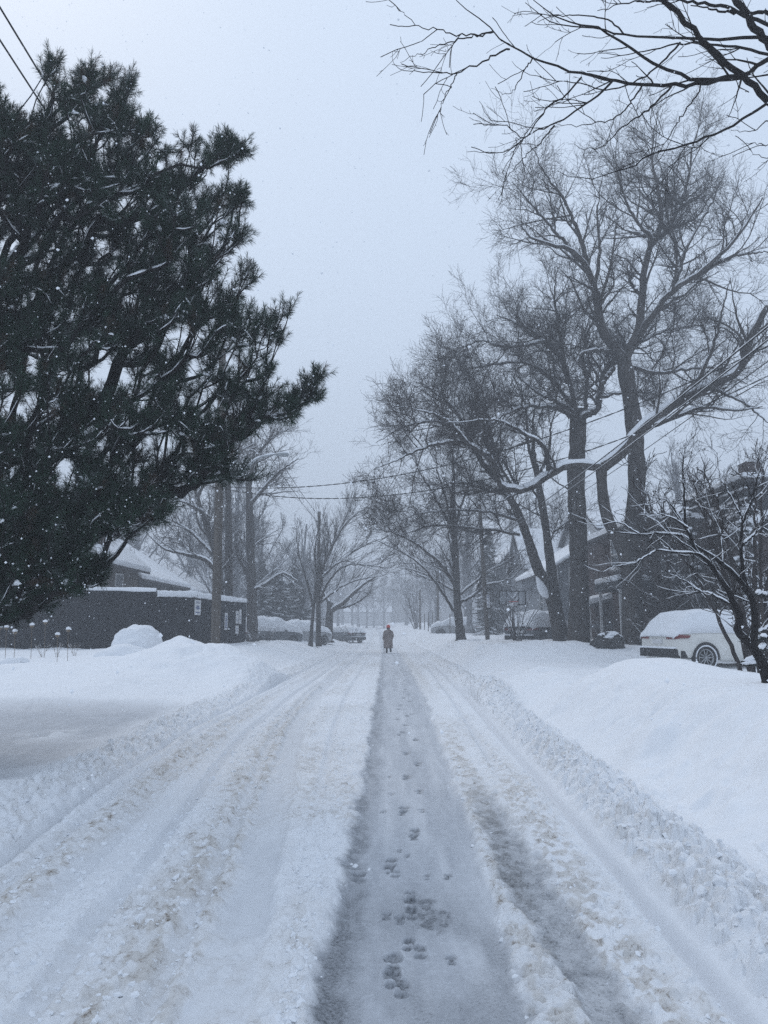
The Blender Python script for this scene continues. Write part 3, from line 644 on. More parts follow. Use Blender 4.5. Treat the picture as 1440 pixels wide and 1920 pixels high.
t = tree_at(430, 42, 'bare_tree', 'straight dark trunk standing directly behind the lamp pole')
grow(t, [px_limb([(428,900),(415,820),(400,760)], 8, 3, 42, 1), px_limb([(428,900),(450,850),(480,830)], 7, 3, 42, -1)],
     [px_limb([(430,1215),(429,1050),(428,900)], 17, 11, 42)], MID, 22, ('bark', 'twig'), .08, 1)
t = tree_at(412, 40, 'bare_tree', 'broad bare tree with a long low limb reaching left over the snowy roofs')
grow(t, [px_limb([(408,1075),(385,1050),(350,1040),(310,1030),(280,1005)], 10, 3, 39, -1), px_limb([(408,1050),(392,1000),(375,950),(362,900),(355,850)], 13, 4, 40, 0),
         px_limb([(380,960),(340,940),(300,950)], 6, 2, 39.5, -1), px_limb([(400,1040),(360,1000),(320,975),(270,970)], 7, 2, 40, 1), px_limb([(370,930),(400,880),(410,830)], 7, 2, 40, 1)],
     [px_limb([(413,1215),(412,1140),(408,1050)], 19, 15, 40)], MID, 23, ('bark', 'twig'), .10, 1)
FAN = [dict(per_m=2.6, tmin=.15, tmax=1, length=3.0, ang=.38, up=.25, m=7, rr=.5, curl=.09, rmin=.010, trunk=.6, trunk_range=(.5, 1), S=4),
       dict(per_m=2.4, tmin=.1, tmax=1, length=1.5, ang=.4, up=.1, m=5, rr=.6, curl=.1, rmin=.008, S=3), dict(per_m=4.2, tmin=.1, tmax=1, length=.8, ang=.45, up=.0, m=3, rr=.6, curl=.12, rmin=.007, S=3)]
t = tree_at(583, 48, 'bare_tree', 'leaning slender tree fanning right over the road, left one of a close pair')
grow(t, [px_limb([(590,1130),(600,1080),(620,1030),(650,980),(690,950)], 6, 2, 48, -1), px_limb([(588,1140),(575,1090),(560,1040),(555,990)], 5, 2, 48, 1), px_limb([(596,1090),(640,1050),(690,1020),(720,1010)], 5, 2, 48, -2)],
     [px_limb([(582,1212),(586,1160),(593,1100),(604,1060)], 8, 5, 48)], FAN, 24, ('bark', 'twig'), .08, 1)
t = tree_at(598, 49, 'bare_tree', 'upright slender tree fanning over the road, right one of a close pair')
grow(t, [px_limb([(598,1130),(620,1085),(650,1060),(700,1060),(735,1045)], 5, 2, 49, -2), px_limb([(599,1110),(610,1050),(640,990),(660,940)], 5, 2, 49, 1), px_limb([(600,1130),(640,1100),(680,1085),(720,1080)], 5, 2, 49, 2), px_limb([(598,1100),(590,1040),(600,970)], 5, 2, 49, 1)],
     [px_limb([(598,1212),(598,1150),(599,1090),(603,1050)], 9, 5, 49)], FAN, 25, ('bark', 'twig'), .08, 1)
t = tree_at(618, 60, 'bare_tree', 'old leaning tree with two heavy snow lined limbs stretched toward the road')
grow(t, [px_limb([(620,1145),(645,1130),(665,1110),(690,1090),(705,1082)], 11, 4, 60, -1), px_limb([(622,1140),(650,1138),(672,1128),(685,1120)], 7, 3, 60, -1), px_limb([(617,1130),(600,1100),(590,1070)], 7, 3, 60, 1)],
     [px_limb([(617,1205),(617,1170),(619,1130)], 16, 12, 60)], FAN, 26, ('bark', 'twig'), .14, 1)

# --- faint trees further down the street: prototypes and copies
def proto(name, label, seed, h, spread, x, y, group, fan=False):
    z0 = gz(x, y)-.1; root = empty(name, (x, y, z0), label, 'tree', group)
    r = np.random.default_rng(seed); limbs = []
    for k in range(9):
        a = k*2.4+r.random(); t0 = .26+.07*k; s = spread*(1-.06*k)*(.7+.4*r.random())
        b = np.array([x, y, z0+h*t0*.7]); d = np.array([math.cos(a), math.sin(a), 0])
        limbs.append((np.array([b, b+d*s*.35+[0, 0, h*.12], b+d*s*.75+[0, 0, h*.25], b+d*s+[0, 0, h*.36]]), .085*h/12, .02))
    LV = [dict(per_m=1.7, tmin=.12, tmax=1, length=h*.2, ang=.6, up=.35, m=6, rr=.55, curl=.14, rmin=.014, trunk=1.0, trunk_range=(.4, 1), trunk_len=h*.22, S=3),
          dict(per_m=2.2, tmin=.1, tmax=1, length=h*.1, ang=.6, up=.2, m=4, rr=.6, curl=.18, rmin=.011, S=3), dict(per_m=4.2, tmin=.1, tmax=1, length=h*.055, ang=.6, up=.1, m=3, rr=.6, curl=.2, rmin=.012, S=3)]
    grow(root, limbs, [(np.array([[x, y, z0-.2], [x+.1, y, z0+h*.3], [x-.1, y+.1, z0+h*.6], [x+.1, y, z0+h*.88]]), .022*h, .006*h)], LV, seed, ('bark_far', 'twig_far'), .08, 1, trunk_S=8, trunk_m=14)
    return root
def copy_tree(root, loc, rz, s, label=None, group=None):
    r = root.copy(); COL.objects.link(r); r.location = loc; r.rotation_euler = (0, 0, rz); r.scale = (s, s, s)
    if label: r['label'] = label
    if group: r['group'] = group
    for ch in list(root.children):
        c = ch.copy(); COL.objects.link(c); c.parent = r
        for g_ in ch.children:
            d = g_.copy(); COL.objects.link(d); d.parent = c
    return r
GR = 'hazy bare trees lining the far street'
LB = ['hazy bare tree far down the street on the right verge', 'hazy bare tree far down the street on the left verge', 'pale bare tree in the fog behind the houses on the right', 'pale bare tree in the fog behind the houses on the left']
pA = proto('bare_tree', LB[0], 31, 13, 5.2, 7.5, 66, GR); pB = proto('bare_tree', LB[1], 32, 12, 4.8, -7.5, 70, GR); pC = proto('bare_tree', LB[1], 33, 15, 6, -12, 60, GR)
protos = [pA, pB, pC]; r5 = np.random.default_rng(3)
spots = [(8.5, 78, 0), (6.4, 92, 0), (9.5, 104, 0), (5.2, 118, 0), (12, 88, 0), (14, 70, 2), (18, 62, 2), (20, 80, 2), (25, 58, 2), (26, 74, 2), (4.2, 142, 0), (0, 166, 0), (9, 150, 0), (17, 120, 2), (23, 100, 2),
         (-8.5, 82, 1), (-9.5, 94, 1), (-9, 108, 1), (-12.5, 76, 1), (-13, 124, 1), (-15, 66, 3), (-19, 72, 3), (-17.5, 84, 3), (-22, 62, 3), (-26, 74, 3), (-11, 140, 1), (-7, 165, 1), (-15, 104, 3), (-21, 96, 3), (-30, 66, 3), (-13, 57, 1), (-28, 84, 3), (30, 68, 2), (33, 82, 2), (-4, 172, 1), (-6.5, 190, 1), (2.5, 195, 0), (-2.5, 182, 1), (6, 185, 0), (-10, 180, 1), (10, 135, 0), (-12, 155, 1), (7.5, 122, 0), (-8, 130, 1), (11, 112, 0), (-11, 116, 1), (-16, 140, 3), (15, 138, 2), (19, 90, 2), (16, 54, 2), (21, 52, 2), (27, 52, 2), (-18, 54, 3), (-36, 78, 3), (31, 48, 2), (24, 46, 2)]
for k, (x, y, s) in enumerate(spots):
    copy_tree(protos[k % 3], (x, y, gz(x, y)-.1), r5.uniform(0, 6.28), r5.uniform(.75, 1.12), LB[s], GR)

# --- conifers
def conifer(x, y, h, rad, label, seed, name='spruce_tree', snowy=.5, base=.3, group=None):
    z0 = gz(x, y)-.05; root = empty(name, (x, y, z0), label, 'tree', group); r = np.random.default_rng(seed)
    MB().tube([[x, y, z0-.1], [x, y, z0+h*.97]], [h*.016+.02, .02], 8).build('trunk', M['bark'], root, True)
    n = int(95*h/6*max(.6, rad)); t = r.random(n)**1.15; zb = z0+base+t*(h-base); L_ = rad*(1-t)**.8*(.45+.75*r.random(n))*(.8+.4*np.sin(a_:=r.random(n)*6.283))+.10
    a = a_; d = np.stack([np.cos(a), np.sin(a), -.15-.4*r.random(n)], -1)
    p0 = np.stack([np.full(n, x), np.full(n, y), zb], -1); mm = 6; tt = np.linspace(0, 1, mm)
    Pn = p0[:, None]+d[:, None]*(L_[:, None]*tt)[..., None]+np.array([0, 0, 1.])*(L_[:, None]*.22*tt**3)[..., None]
    V, F = tubes(Pn, np.maximum(.022*(1-.7*tt), .006)[None]*np.ones((n, 1)), 3); mb = MB().add(V, F)
    # sprays of needles: narrow drooping blades on both sides of each branch
    nb = 34; k = r.integers(0, n, n*nb); u = .12+.88*r.random(len(k)); ii = np.minimum((u*(mm-1)).astype(int), mm-2); f = (u*(mm-1)-ii)[:, None]
    c = Pn[k, ii]*(1-f)+Pn[k, ii+1]*f; T = nrm(Pn[k, ii+1]-Pn[k, ii]); s = nrm(np.cross(T, [0, 0, 1.]))*np.where(r.random(len(k)) < .5, 1, -1)[:, None]
    dd = nrm(s*.8+T*.7+r.normal(size=c.shape)*.25-np.array([0, 0, .35])); ln_ = (.10+.22*r.random(len(k)))*np.clip(rad/1.8, .45, 1.2); wv = nrm(np.cross(dd, r.normal(size=c.shape)))*(.022*np.clip(rad/1.5, .4, 1.2))
    tip = c+dd*ln_[:, None]; V = np.stack([c-wv, c+wv, tip], 1).reshape(-1, 3); mb.add(V, np.arange(len(V)).reshape(-1, 3))
    mb.build('crown', M['spruce_f'], root)
    q = r.random(n) < snowy; 
    if q.any():
        Pq = Pn[q].copy(); V, F = snowcap(Pq, (np.ones((q.sum(), 1))*(.05+.10*np.sin(tt*math.pi))[None])*min(1, rad/1.2), .07*min(1, rad), seed, 6, .1); MB().add(V, F).build('snow_cover', M['snow'], root, True)
    return root
SG = 'dark snowy conifers behind the parked cars'
SL = 'dark snow laden conifer behind the parked cars on the left'
for k, (px, D, h, rad) in enumerate([(497, 60, 3.6, 2.6), (532, 61, 3.2, 2.2), (565, 63, 3.8, 2.6), (520, 66, 6.2, 3.2), (556, 70, 6.6, 3.4), (490, 68, 7.0, 3.2)]):
    conifer((px-720)/F_PX*D, D, h, rad, SL, 50+k, group=SG, snowy=.18)
conifer((918-720)/F_PX*60, 60, 8.5, 2.1, 'hazy pointed conifer between the maple and the far roofs on the right', 61, snowy=.12)
conifer((1435-720)/F_PX*12, 12.2, 1.35, .52, 'small snow capped conifer shrub beside the front of the white SUV', 63, name='conifer_shrub', snowy=.9, base=.05)
conifer((1420-720)/F_PX*24, 24.5, 5.2, 1.1, 'dark snow clumped evergreen against the brick house at the right edge', 64, snowy=.8)
conifer((1300-720)/F_PX*29.5, 29.5, 5.6, 1.0, 'dark evergreen rising in front of the brick house behind the SUV', 65, snowy=.15)
conifer((978-720)/F_PX*47, 47, 1.6, .8, 'small conical evergreen heaped with snow beside the hoop driveway', 66, name='conifer_shrub', snowy=1)

# ------------------------------------------------------------------ the near pine
SIL = np.array([(-420,-60),(-200,-60),(-60,130),(-20,150),(0,185),(20,225),(48,200),(78,185),(92,112),(106,150),(128,172),(160,118),(188,150),(206,128),(232,148),(258,152),(252,185),(240,212),(272,232),(298,255),(322,290),(350,252),(368,290),(400,276),(440,262),(456,280),(448,310),(430,338),(458,368),(452,395),(436,420),(460,445),(440,478),(412,498),(425,505),(420,540),(440,560),(450,590),(480,598),(500,590),(520,598),(500,625),(470,645),(490,665),(512,695),(500,730),(530,742),(560,735),(575,745),(570,770),(520,795),(470,820),(420,845),(465,885),(465,905),(420,897),(380,925),(330,955),(280,975),(250,1005),(190,1000),(165,1008),(178,1050),(225,1075),(205,1095),(140,1105),(60,1145),(0,1165),(-120,1180),(-420,1100)], float)
HOLES = [(424,668,12,26),(418,780,8,18),(332,640,34,20),(205,720,34,26),(35,770,26,20),(90,790,14,14),(235,385,18,9),(365,700,16,20),(120,905,20,26),(300,810,10,8),(30,905,14,9),(400,560,10,16),(150,640,12,8),(460,760,12,7),(395,600,10,8),(175,1035,9,12),(60,700,12,12)]
def inpoly(p, poly):
    x, y = p[:, 0], p[:, 1]; c = np.zeros(len(p), bool); j = len(poly)-1
    for i in range(len(poly)):
        xi, yi = poly[i]; xj, yj = poly[j]
        m = ((yi > y) != (yj > y)) & (x < (xj-xi)*(y-yi)/(yj-yi+1e-12)+xi); c ^= m; j = i
    return c
SIL[:, 0] = np.where(SIL[:, 0] > 520, 520+(SIL[:, 0]-520)*.80, SIL[:, 0])
def build_pine():
    r = np.random.default_rng(5); TX, TY = -6.6, 9.6
    root = empty('pine_tree', (TX, TY, gz(TX, TY)-.1), 'big dark pine filling the left side, tufted needles dusted with snow', 'tree')
    tp = np.array([[TX, TY, root.location.z-.2], [TX+.1, TY, 3], [TX-.1, TY, 6.5], [TX, TY+.1, 10.5], [TX+.1, TY, 12.5]])
    V, F = tubes(resample(tp, 30)[None], np.linspace(.34, .06, 30)[None], 14); mk('trunk', V, [F], M['bark_snow'], root)
    # shoots fill the outline the crown has; each is joined to the nearest wood nearer the trunk
    cc = np.stack([r.uniform(-420, 620, 2600), r.uniform(-60, 1190, 2600)], -1); cc = cc[inpoly(cc, SIL)]; cc = cc[(cc[:, 0] > -60) | (r.random(len(cc)) < .3)][:430]
    lc_ = np.stack([r.uniform(-60, 225, 110), r.uniform(930, 1170, 110)], -1); cc = np.concatenate([cc, lc_[inpoly(lc_, SIL)]]); Yc = r.uniform(-1, 1, len(cc)); ci = r.integers(0, len(cc), 10000); slope = r.uniform(-.5, .25, len(cc))[ci]
    lx = r.normal(size=len(ci))*30; c = np.stack([cc[ci, 0]+lx, cc[ci, 1]+slope*lx+r.normal(size=len(ci))*13], -1); cy0 = Yc[ci]+.12*r.normal(size=len(ci))
    ok = inpoly(c, SIL)
    for hx, hy, a, b in HOLES: ok &= ((c[:, 0]-hx)/(a+8))**2+((c[:, 1]-hy)/(b+8))**2 > 1
    c = c[ok][:3600]; cy0 = cy0[ok][:3600]
    extra = np.array([(585,732),(600,715),(612,706),(592,755),(610,745),(570,760),(550,775),(535,590),(520,600),(528,640),(508,640),(500,700),(455,520),(470,530),(95,120),(100,140),(165,135),(160,160),(205,150),(240,160),(352,265),(440,275),(448,290),(455,380),(452,450),(475,900),(455,895),(560,750),(545,745),(40,240),(600,738)], float)
    extra[:, 0] = np.where(extra[:, 0] > 520, 520+(extra[:, 0]-520)*.82, extra[:, 0])
    c = np.concatenate([c, extra, extra+r.normal(size=extra.shape)*6]); cy0 = np.r_[cy0, r.uniform(-1, 1, len(c)-len(cy0))*.5]
    edge = np.clip((c[:, 0]+60)/620, 0, 1)
    half = 1.75*(1-.80*edge); Y = 9.0+.2*edge+cy0*half
    pts = np.array([P(a, b, y) for (a, b), y in zip(c, Y)])
    ax = np.array([TX, TY]); dist = np.hypot(pts[:, 0]-ax[0], pts[:, 1]-ax[1])
    # wood nodes : trunk first
    tn = resample(tp, 60); nodes = [q for q in tn]; par = [-1]*60; nd = [0.0]*60
    main = []
    order = np.argsort(dist+.15*r.random(len(dist)))
    arr = np.zeros((60+len(pts), 3)); arr[:60] = tn; cost = np.zeros(60+len(pts)); dd = np.zeros(60+len(pts)); cnt = 60; parent = -np.ones(60+len(pts), int)
    for k in order:
        p = pts[k]; d = np.linalg.norm(arr[:cnt]-(p-[0, 0, .25]), axis=1); tot = d+.20*cost[:cnt]+np.where(arr[:cnt, 2] > p[2]+.5, .8, 0)
        tot[:60] += np.where(arr[:60, 2] > p[2]-.1*dist[k], 1.0, 0)
        j = int(np.argmin(tot)); arr[cnt] = p; parent[cnt] = j; cost[cnt] = cost[j]+d[j]; cnt += 1
    wgt = np.ones(cnt)
    for i in range(cnt-1, 59, -1):
        if parent[i] >= 60: wgt[parent[i]] += wgt[i]
    i = np.arange(60, cnt); a = arr[parent[i]]; b = arr[i]; md = (a+b)/2-[0, 0, 1.]*(.06*np.linalg.norm(b-a, axis=1))[:, None]+r.normal(size=a.shape)*.02
    Pn = np.stack([a, (a+md)/2, md, (md+b)/2, b], 1); rb = .0055*np.sqrt(wgt[i]); ra = np.where(parent[i] >= 60, .0055*np.sqrt(wgt[parent[i]]), rb*1.15); ra = np.minimum(ra, rb*1.6)
    Rn = ra[:, None]+(rb-ra)[:, None]*np.linspace(0, 1, 5)[None]
    V, F = tubes(Pn, np.maximum(Rn, .004), 6); mk('limbs', V, [F], M['bark_dark'], root)
    sv = MB(); q = r.random(len(Pn)) < .62; sv.add(*snowcap(Pn[q], np.maximum(Rn[q], .007)*1.15, .022, 3, 5))
    # needle shoots
    outd = nrm(b-a); ns = r.poisson(2.0, len(b))+2; k = np.repeat(np.arange(len(b)), ns); n = len(k)
    sd_ = nrm(outd[k]*.75+np.array([0, 0, .38])+r.normal(size=(n, 3))*.60); SL_ = .13+.13*r.random(n)
    base = b[k]*(1-.35*r.random(n)[:, None])+a[k]*0; base = b[k]+(a[k]-b[k])*(.55*r.random(n)[:, None]*np.minimum(1, .3/np.linalg.norm(b-a, axis=1)[k])[:, None])
    sh = base[:, None]+sd_[:, None]*(SL_[:, None]*np.linspace(0, 1, 4))[..., None]+np.array([0, 0, 1.])*(.05*np.linspace(0, 1, 4)**2)[None, :, None]
    V, F = tubes(sh, np.broadcast_to(np.array([.006, .005, .004, .003]), (n, 4)), 3); mb0 = MB().add(V, F); mb0.build('twigs', M['bark_dark'], root, True)
    near_cam = base[:, 0]
    nn = 84; kk = np.repeat(np.arange(n), nn); u = r.random(len(kk))**.8; p = base[kk]+sd_[kk]*(SL_[kk]*u)[:, None]+np.array([0, 0, .05])*(u**2)[:, None]
    th = r.random(len(kk))*6.283; A = nrm(np.cross(sd_, [0.1, .2, 1.])); B = np.cross(A, sd_)
    rad = A[kk]*np.cos(th)[:, None]+B[kk]*np.sin(th)[:, None]; sprd = .50+.75*(1-u)**.8+.14*r.normal(size=len(kk)); dn = nrm(sd_[kk]*np.cos(sprd)[:, None]+rad*np.sin(sprd)[:, None])
    nl = .062+.046*r.random(len(kk)); wv = nrm(np.cross(dn, r.normal(size=dn.shape)))*.0019
    tip = p+dn*nl[:, None]-np.array([0, 0, .008]); midp = p+dn*(nl*.6)[:, None]
    old = (r.random(n) < .06)[kk]
    for nm, m_, mt in (('needles', ~old, 'needle_f'), ('brown_needles', old, 'needle_old')):
        V = np.stack([p[m_]-wv[m_]*.7, p[m_]+wv[m_]*.7, midp[m_]+wv[m_], tip[m_], midp[m_]-wv[m_]], 1); nb_ = len(V); V = V.reshape(-1, 3); s = np.arange(nb_)*5
        mk(nm, V, [np.stack([s, s+1, s+2, s+4], -1), np.stack([s+4, s+2, s+3], -1)], M[mt], root, False)
    # snow resting on the shoots
    q = np.where(r.random(n) < .13)[0]
    hs = np.clip(1-np.abs(sd_[q, 2])*1.1, .1, 1)
    Pq = base[q][:, None]+nrm(sd_[q]*[1, 1, .6])[:, None]*((SL_[q]*(.45+.55*r.random(len(q))))[:, None]*np.linspace(.1, 1, 7))[..., None]+np.array([0, 0, 1.])*.022
    prof = np.sin(np.linspace(0, math.pi, 7))**.6; sz = (.3+.7*r.random(len(q))**2.2)
    V, F = snowcap(Pq, (.040*hs*sz)[:, None]*prof[None]*(.6+.8*r.random((len(q), 7))), .03, 9, 7, .0); sv.add(V, F)
    # blown snow caught as small crumbs among the needles
    m_ = 15000; ck = r.integers(0, n, m_); cp = base[ck]+sd_[ck]*(SL_[ck]*r.random(m_))[:, None]+r.normal(size=(m_, 3))*.03+[0, 0, .02]; cs = (.004+.012*r.random(m_)**2.2)
    o8 = np.array([[1,0,0],[-1,0,0],[0,1,0],[0,-1,0],[0,0,1],[0,0,-1]], float); f8 = np.array([[0,2,4],[2,1,4],[1,3,4],[3,0,4],[2,0,5],[1,2,5],[3,1,5],[0,3,5]])
    V = (cp[:, None]+o8[None]*cs[:, None, None]*(.7+.6*r.random((m_, 6, 1)))).reshape(-1, 3); sv.add(V, (f8[None]+(np.arange(m_)*6)[:, None, None]).reshape(-1, 3))
    sv.build('snow_cover', M['snow'], root, True)
build_pine()

# ------------------------------------------------------------------ hoarding, poles, lamp, wires
def wall_between(mb, a, b, z0, z1, th):
    a = np.array(a, float); b = np.array(b, float); d = nrm(b-a); n_ = np.array([-d[1], d[0]])*th/2
    c = [a-n_, b-n_, b+n_, a+n_]; V = [[*q, z0] for q in c]+[[*q, z1 if np.isscalar(z1) else (z1[0] if i in (0, 3) else z1[1])] for i, q in enumerate(c)]
    mb.add(V, [[3,2,1,0],[4,5,6,7],[0,1,5,4],[1,2,6,5],[2,3,7,6],[3,0,4,7]])
FA = [(P(-260, 1176, 29.5)[0], 29.5), (P(290, 1176, 30.8)[0], 30.8), (P(365, 1176, 33.0)[0], 33.0), (P(460, 1176, 44.0)[0], 44.0)]
t = empty('hoarding', (FA[1][0], FA[1][1], gz(*FA[1])-.2), 'long black plywood site hoarding with a line of snow along its top', 'fence')
zt = [3.22, 2.98, 2.98]; z0 = .2
for k in range(3):
    mb = MB(); a, b = np.array(FA[k]), np.array(FA[k+1]); L_ = np.linalg.norm(b-a); npn = max(1, int(L_/1.22)); d = (b-a)/L_
    tops = (3.30, 3.10) if k == 0 else (2.95, 3.02) if k == 1 else (2.98, 3.12)
    for j in range(npn):
        p = a+d*(j*L_/npn+.006); q = a+d*((j+1)*L_/npn-.006); off = np.array([-d[1], d[0]])*(.012 if j % 2 else 0)
        f0, f1 = j/npn, (j+1)/npn; wall_between(mb, p+off, q+off, z0, (tops[0]+(tops[1]-tops[0])*f0, tops[0]+(tops[1]-tops[0])*f1), .05)
    mb.build('panel', M['hoard_f'], t)
    s = MB(); m_ = 40; tt = np.linspace(0, 1, m_); q = np.zeros((1, m_, 3)); q[0, :, :2] = a+(b-a)*tt[:, None]; q[0, :, 2] = tops[0]+(tops[1]-tops[0])*tt+.02
    r = np.random.default_rng(k); hgt = .045+.05*fbm(tt*14+k*5, tt*0, 3, 4)+.04*(k > 0); V, F = tubes(q, np.ones((1, m_)), 8)
    V = V.reshape(m_, 8, 3); cc = q[0][:, None]; V = cc+(V-cc)*np.where(np.arange(3) == 2, 1, .075)[None, None]; V[..., 2] = q[0][:, None, 2]+(V[..., 2]-q[0][:, None, 2])*hgt[:, None]*1.3
    s.add(V.reshape(-1, 3), F); s.build('snow_line', M['snow'], t, True)
def on_hoard(k, f, z, off=.05):
    a, b = np.array(FA[k]), np.array(FA[k+1]); d = nrm(b-a); nn_ = np.array([d[1], -d[0]]); p = a+(b-a)*f+nn_*off
    return np.array([p[0], p[1], z]), np.array([d[0], d[1], 0])
def poster(px0, px1, py0, py1, label, marks, k=2, group=None):
    a, b = np.array(FA[k]), np.array(FA[k+1])
    def fpar(px):                                # where the sight line over px meets this run of hoarding
        s = (px-720)/F_PX; return (a[0]-s*a[1]*1.0)/((a[0]-b[0])-s*(a[1]-b[1]))
    f0, f1 = fpar(px0), fpar(px1); D = a[1]+(b[1]-a[1])*(f0+f1)/2; z1, z0_ = P(0, py0, D)[2], P(0, py1, D)[2]
    p0, d = on_hoard(k, f0, z0_); p1, _ = on_hoard(k, f1, z0_); nn_ = np.array([d[1], -d[0], 0])
    t = empty('poster', p0, label, 'poster', group)
    def quad(mb, u0, v0, u1, v1, o, th=.006):
        c = lambda u, v, w_: p0+(p1-p0)*u+np.array([0, 0, (z1-z0_)*v])+nn_*(o+w_)
        V = [c(u0, v0, 0), c(u1, v0, 0), c(u1, v1, 0), c(u0, v1, 0), c(u0, v0, th), c(u1, v0, th), c(u1, v1, th), c(u0, v1, th)]
        mb.add(V, [[3,2,1,0],[4,5,6,7],[0,1,5,4],[1,2,6,5],[2,3,7,6],[3,0,4,7]])
    m1 = MB(); quad(m1, 0, 0, 1, 1, 0); m1.build('sheet', M['paper'], t)
    m2 = MB()
    for u0, v0, u1, v1 in marks: quad(m2, u0, v0, u1, v1, .008)
    m2.build('print', M['ink'], t)
poster(365.5, 377, 1125, 1153, 'tall white poster with a round blue emblem, left of the lamp pole on the hoarding', [(.2,.42,.8,.52),(.3,.36,.7,.42),(.28,.54,.72,.62),(.2,.78,.8,.82),(.2,.86,.7,.89),(.15,.12,.85,.2)])
poster(422.5, 428, 1149, 1181, 'narrow white strip poster with vertical printing just right of the lamp pole', [(.2,.10+.13*i,.8,.18+.13*i) for i in range(6)])
poster(443, 448.5, 1146, 1169, 'upper left white sheet of the three at the far end of the hoarding', [(.2,.2,.8,.25),(.2,.35,.8,.4),(.2,.7,.7,.76)])
poster(449.5, 453.5, 1143, 1170, 'upper right white sheet of the three at the far end of the hoarding', [(.2,.3,.8,.34),(.2,.5,.8,.54)])
poster(443, 449, 1173, 1188, 'lowest white sheet of the three at the far end of the hoarding', [(.2,.3,.8,.36),(.2,.6,.8,.66)])

def pole(px, D, top_z, r0, r1, label, lean=(0, 0), name='utility_pole', group=None, sgn=None):
    x = (px-720)/F_PX*D; z0 = gz(x, D)-.4; t = empty(name, (x, D, z0), label, 'pole', group)
    p = np.array([[x, D, z0], [x+lean[0], D+lean[1], top_z]])
    q = resample(p, 10); MB().tube(q, np.linspace(r0, r1, 10), 14).build('post', M['pole'], t, True)
    MB().tube([p[1]+[0, 0, -.01], p[1]+[0, 0, .06], p[1]+[0, 0, .10]], [r1*1.05, r1*.9, .02], 10).build('snow_cap', M['snow'], t, True)
    return t, q
t1_, q1 = pole(409, 26, P(421, 655, 26)[2], .17, .125, 'tall wooden pole carrying the street lamp, in front of the hoarding', (P(421, 655, 26)[0]-P(409, 1180, 26)[0], 0))
def at_h(q, z): f = (z-q[0][2])/(q[-1][2]-q[0][2]); return q[0]+(q[-1]-q[0])*f
# lamp arm and head are bolted to the pole
az = P(430, 905, 26)[2]; A0 = at_h(q1, az); A1 = P(455, 885, 25.6); A2 = P(480, 861, 25.2); A3 = P(508, 853, 24.9); A4 = P(520, 852, 24.8)
lt = empty('street_lamp', A0, 'grey cobra head street lamp with a curved snow dusted arm on the tall pole', 'street lamp')
arm = resample([A0, A1, A2, A3, A4], 14); MB().tube(arm, .032, 8).build('arm', M['metal'], lt, True)
MB().add(*snowcap(arm[None], np.full((1, 14), .045), .035, 3)).build('snow_cover', M['snow'], lt, True)
hd = P(529, 852.5, 24.8); dx = np.array([1, 0, -.04]); u, v = np.meshgrid(np.linspace(0, 1, 12), np.linspace(0, 2*math.pi, 15)[:-1], indexing='ij')
prof = np.interp(u, [0, .08, .3, .6, .85, 1], [.25, .55, .8, 1, .85, .1]); V = hd+np.stack([(u-.5)*.50, np.cos(v)*.13*prof, np.sin(v)*np.where(np.sin(v) > 0, .085, .075)*prof-(u-.5)*.02], -1)
I = np.arange(12*14).reshape(12, 14); I2 = np.roll(I, -1, 1); mk('lamp_head', V.reshape(-1, 3), [np.stack([I[:-1], I2[:-1], I2[1:], I[1:]], -1).reshape(-1, 4)], M['metal'], lt)
V2 = hd+[.02, 0, .055]+np.stack([(u-.5)*.42, np.cos(v)*.10*prof, np.sin(v)*.05*prof], -1); mk('snow_cap', V2.reshape(-1, 3), [np.stack([I[:-1], I2[:-1], I2[1:], I[1:]], -1).reshape(-1, 4)], M['snow'], lt)
t2_, q2 = pole(912, 42, P(897, 946, 42)[2], .125, .10, 'leaning wooden utility pole beside the maple, with a small sign low on it', (P(897, 946, 42)[0]-P(912, 1180, 42)[0], 0))
bx_ = at_h(q2, P(900, 1015, 42)[2]); MB().box(bx_+[-.02, -.16, -.22], bx_+[.34, .04, .10]).build('bracket', M['plastic'], t2_)
sg = at_h(q2, P(908, 1127, 42)[2]); MB().box(sg+[.05, -.20, -.36], sg+[.22, -.17, .36]).build('sign_plate', M['paper'], t2_)
m_ = MB(); [m_.box(sg+[.08, -.215, z], sg+[.19, -.2, z+.05]) for z in (-.25, -.12, .02, .16, .26)]; m_.build('sign_marks', M['ink'], t2_)
t3_, q3 = pole(597, 52, P(597, 960, 52)[2], .13, .11, 'weathered utility pole rising behind the close pair of trees on the left', group=None)
t4_, q4 = pole(820, 74, P(816, 1062, 74)[2], .14, .11, 'hazy utility pole with a pale sign, between the maple and the road')
sg = at_h(q4, P(822, 1152, 74)[2]); MB().box(sg+[.10, -.2, -.4], sg+[.34, -.17, .4]).build('sign_plate', M['paper'], t4_)
t5_, q5 = pole(787, 92, P(785, 1105, 92)[2], .14, .11, 'faintest utility pole, far down the right verge')
for k, (px, D, h) in enumerate([(795, 84, 1.9), (802, 78, 2.0), (810, 72, 2.1), (842, 70, 1.9)]):
    x = (px-720)/F_PX*D; z0 = gz(x, D); t = empty('post', (x, D, z0-.2), 'thin dark post standing in the snow of the far right verge', 'post', 'thin posts on the far right verge')
    MB().tube([[x, D, z0-.2], [x+.03, D, z0+h]], [.05, .045], 8).build('shaft', M['pole'], t, True); MB().tube([[x+.03, D, z0+h-.01], [x+.03, D, z0+h+.05]], [.05, .02], 8).build('snow_cap', M['snow'], t, True)
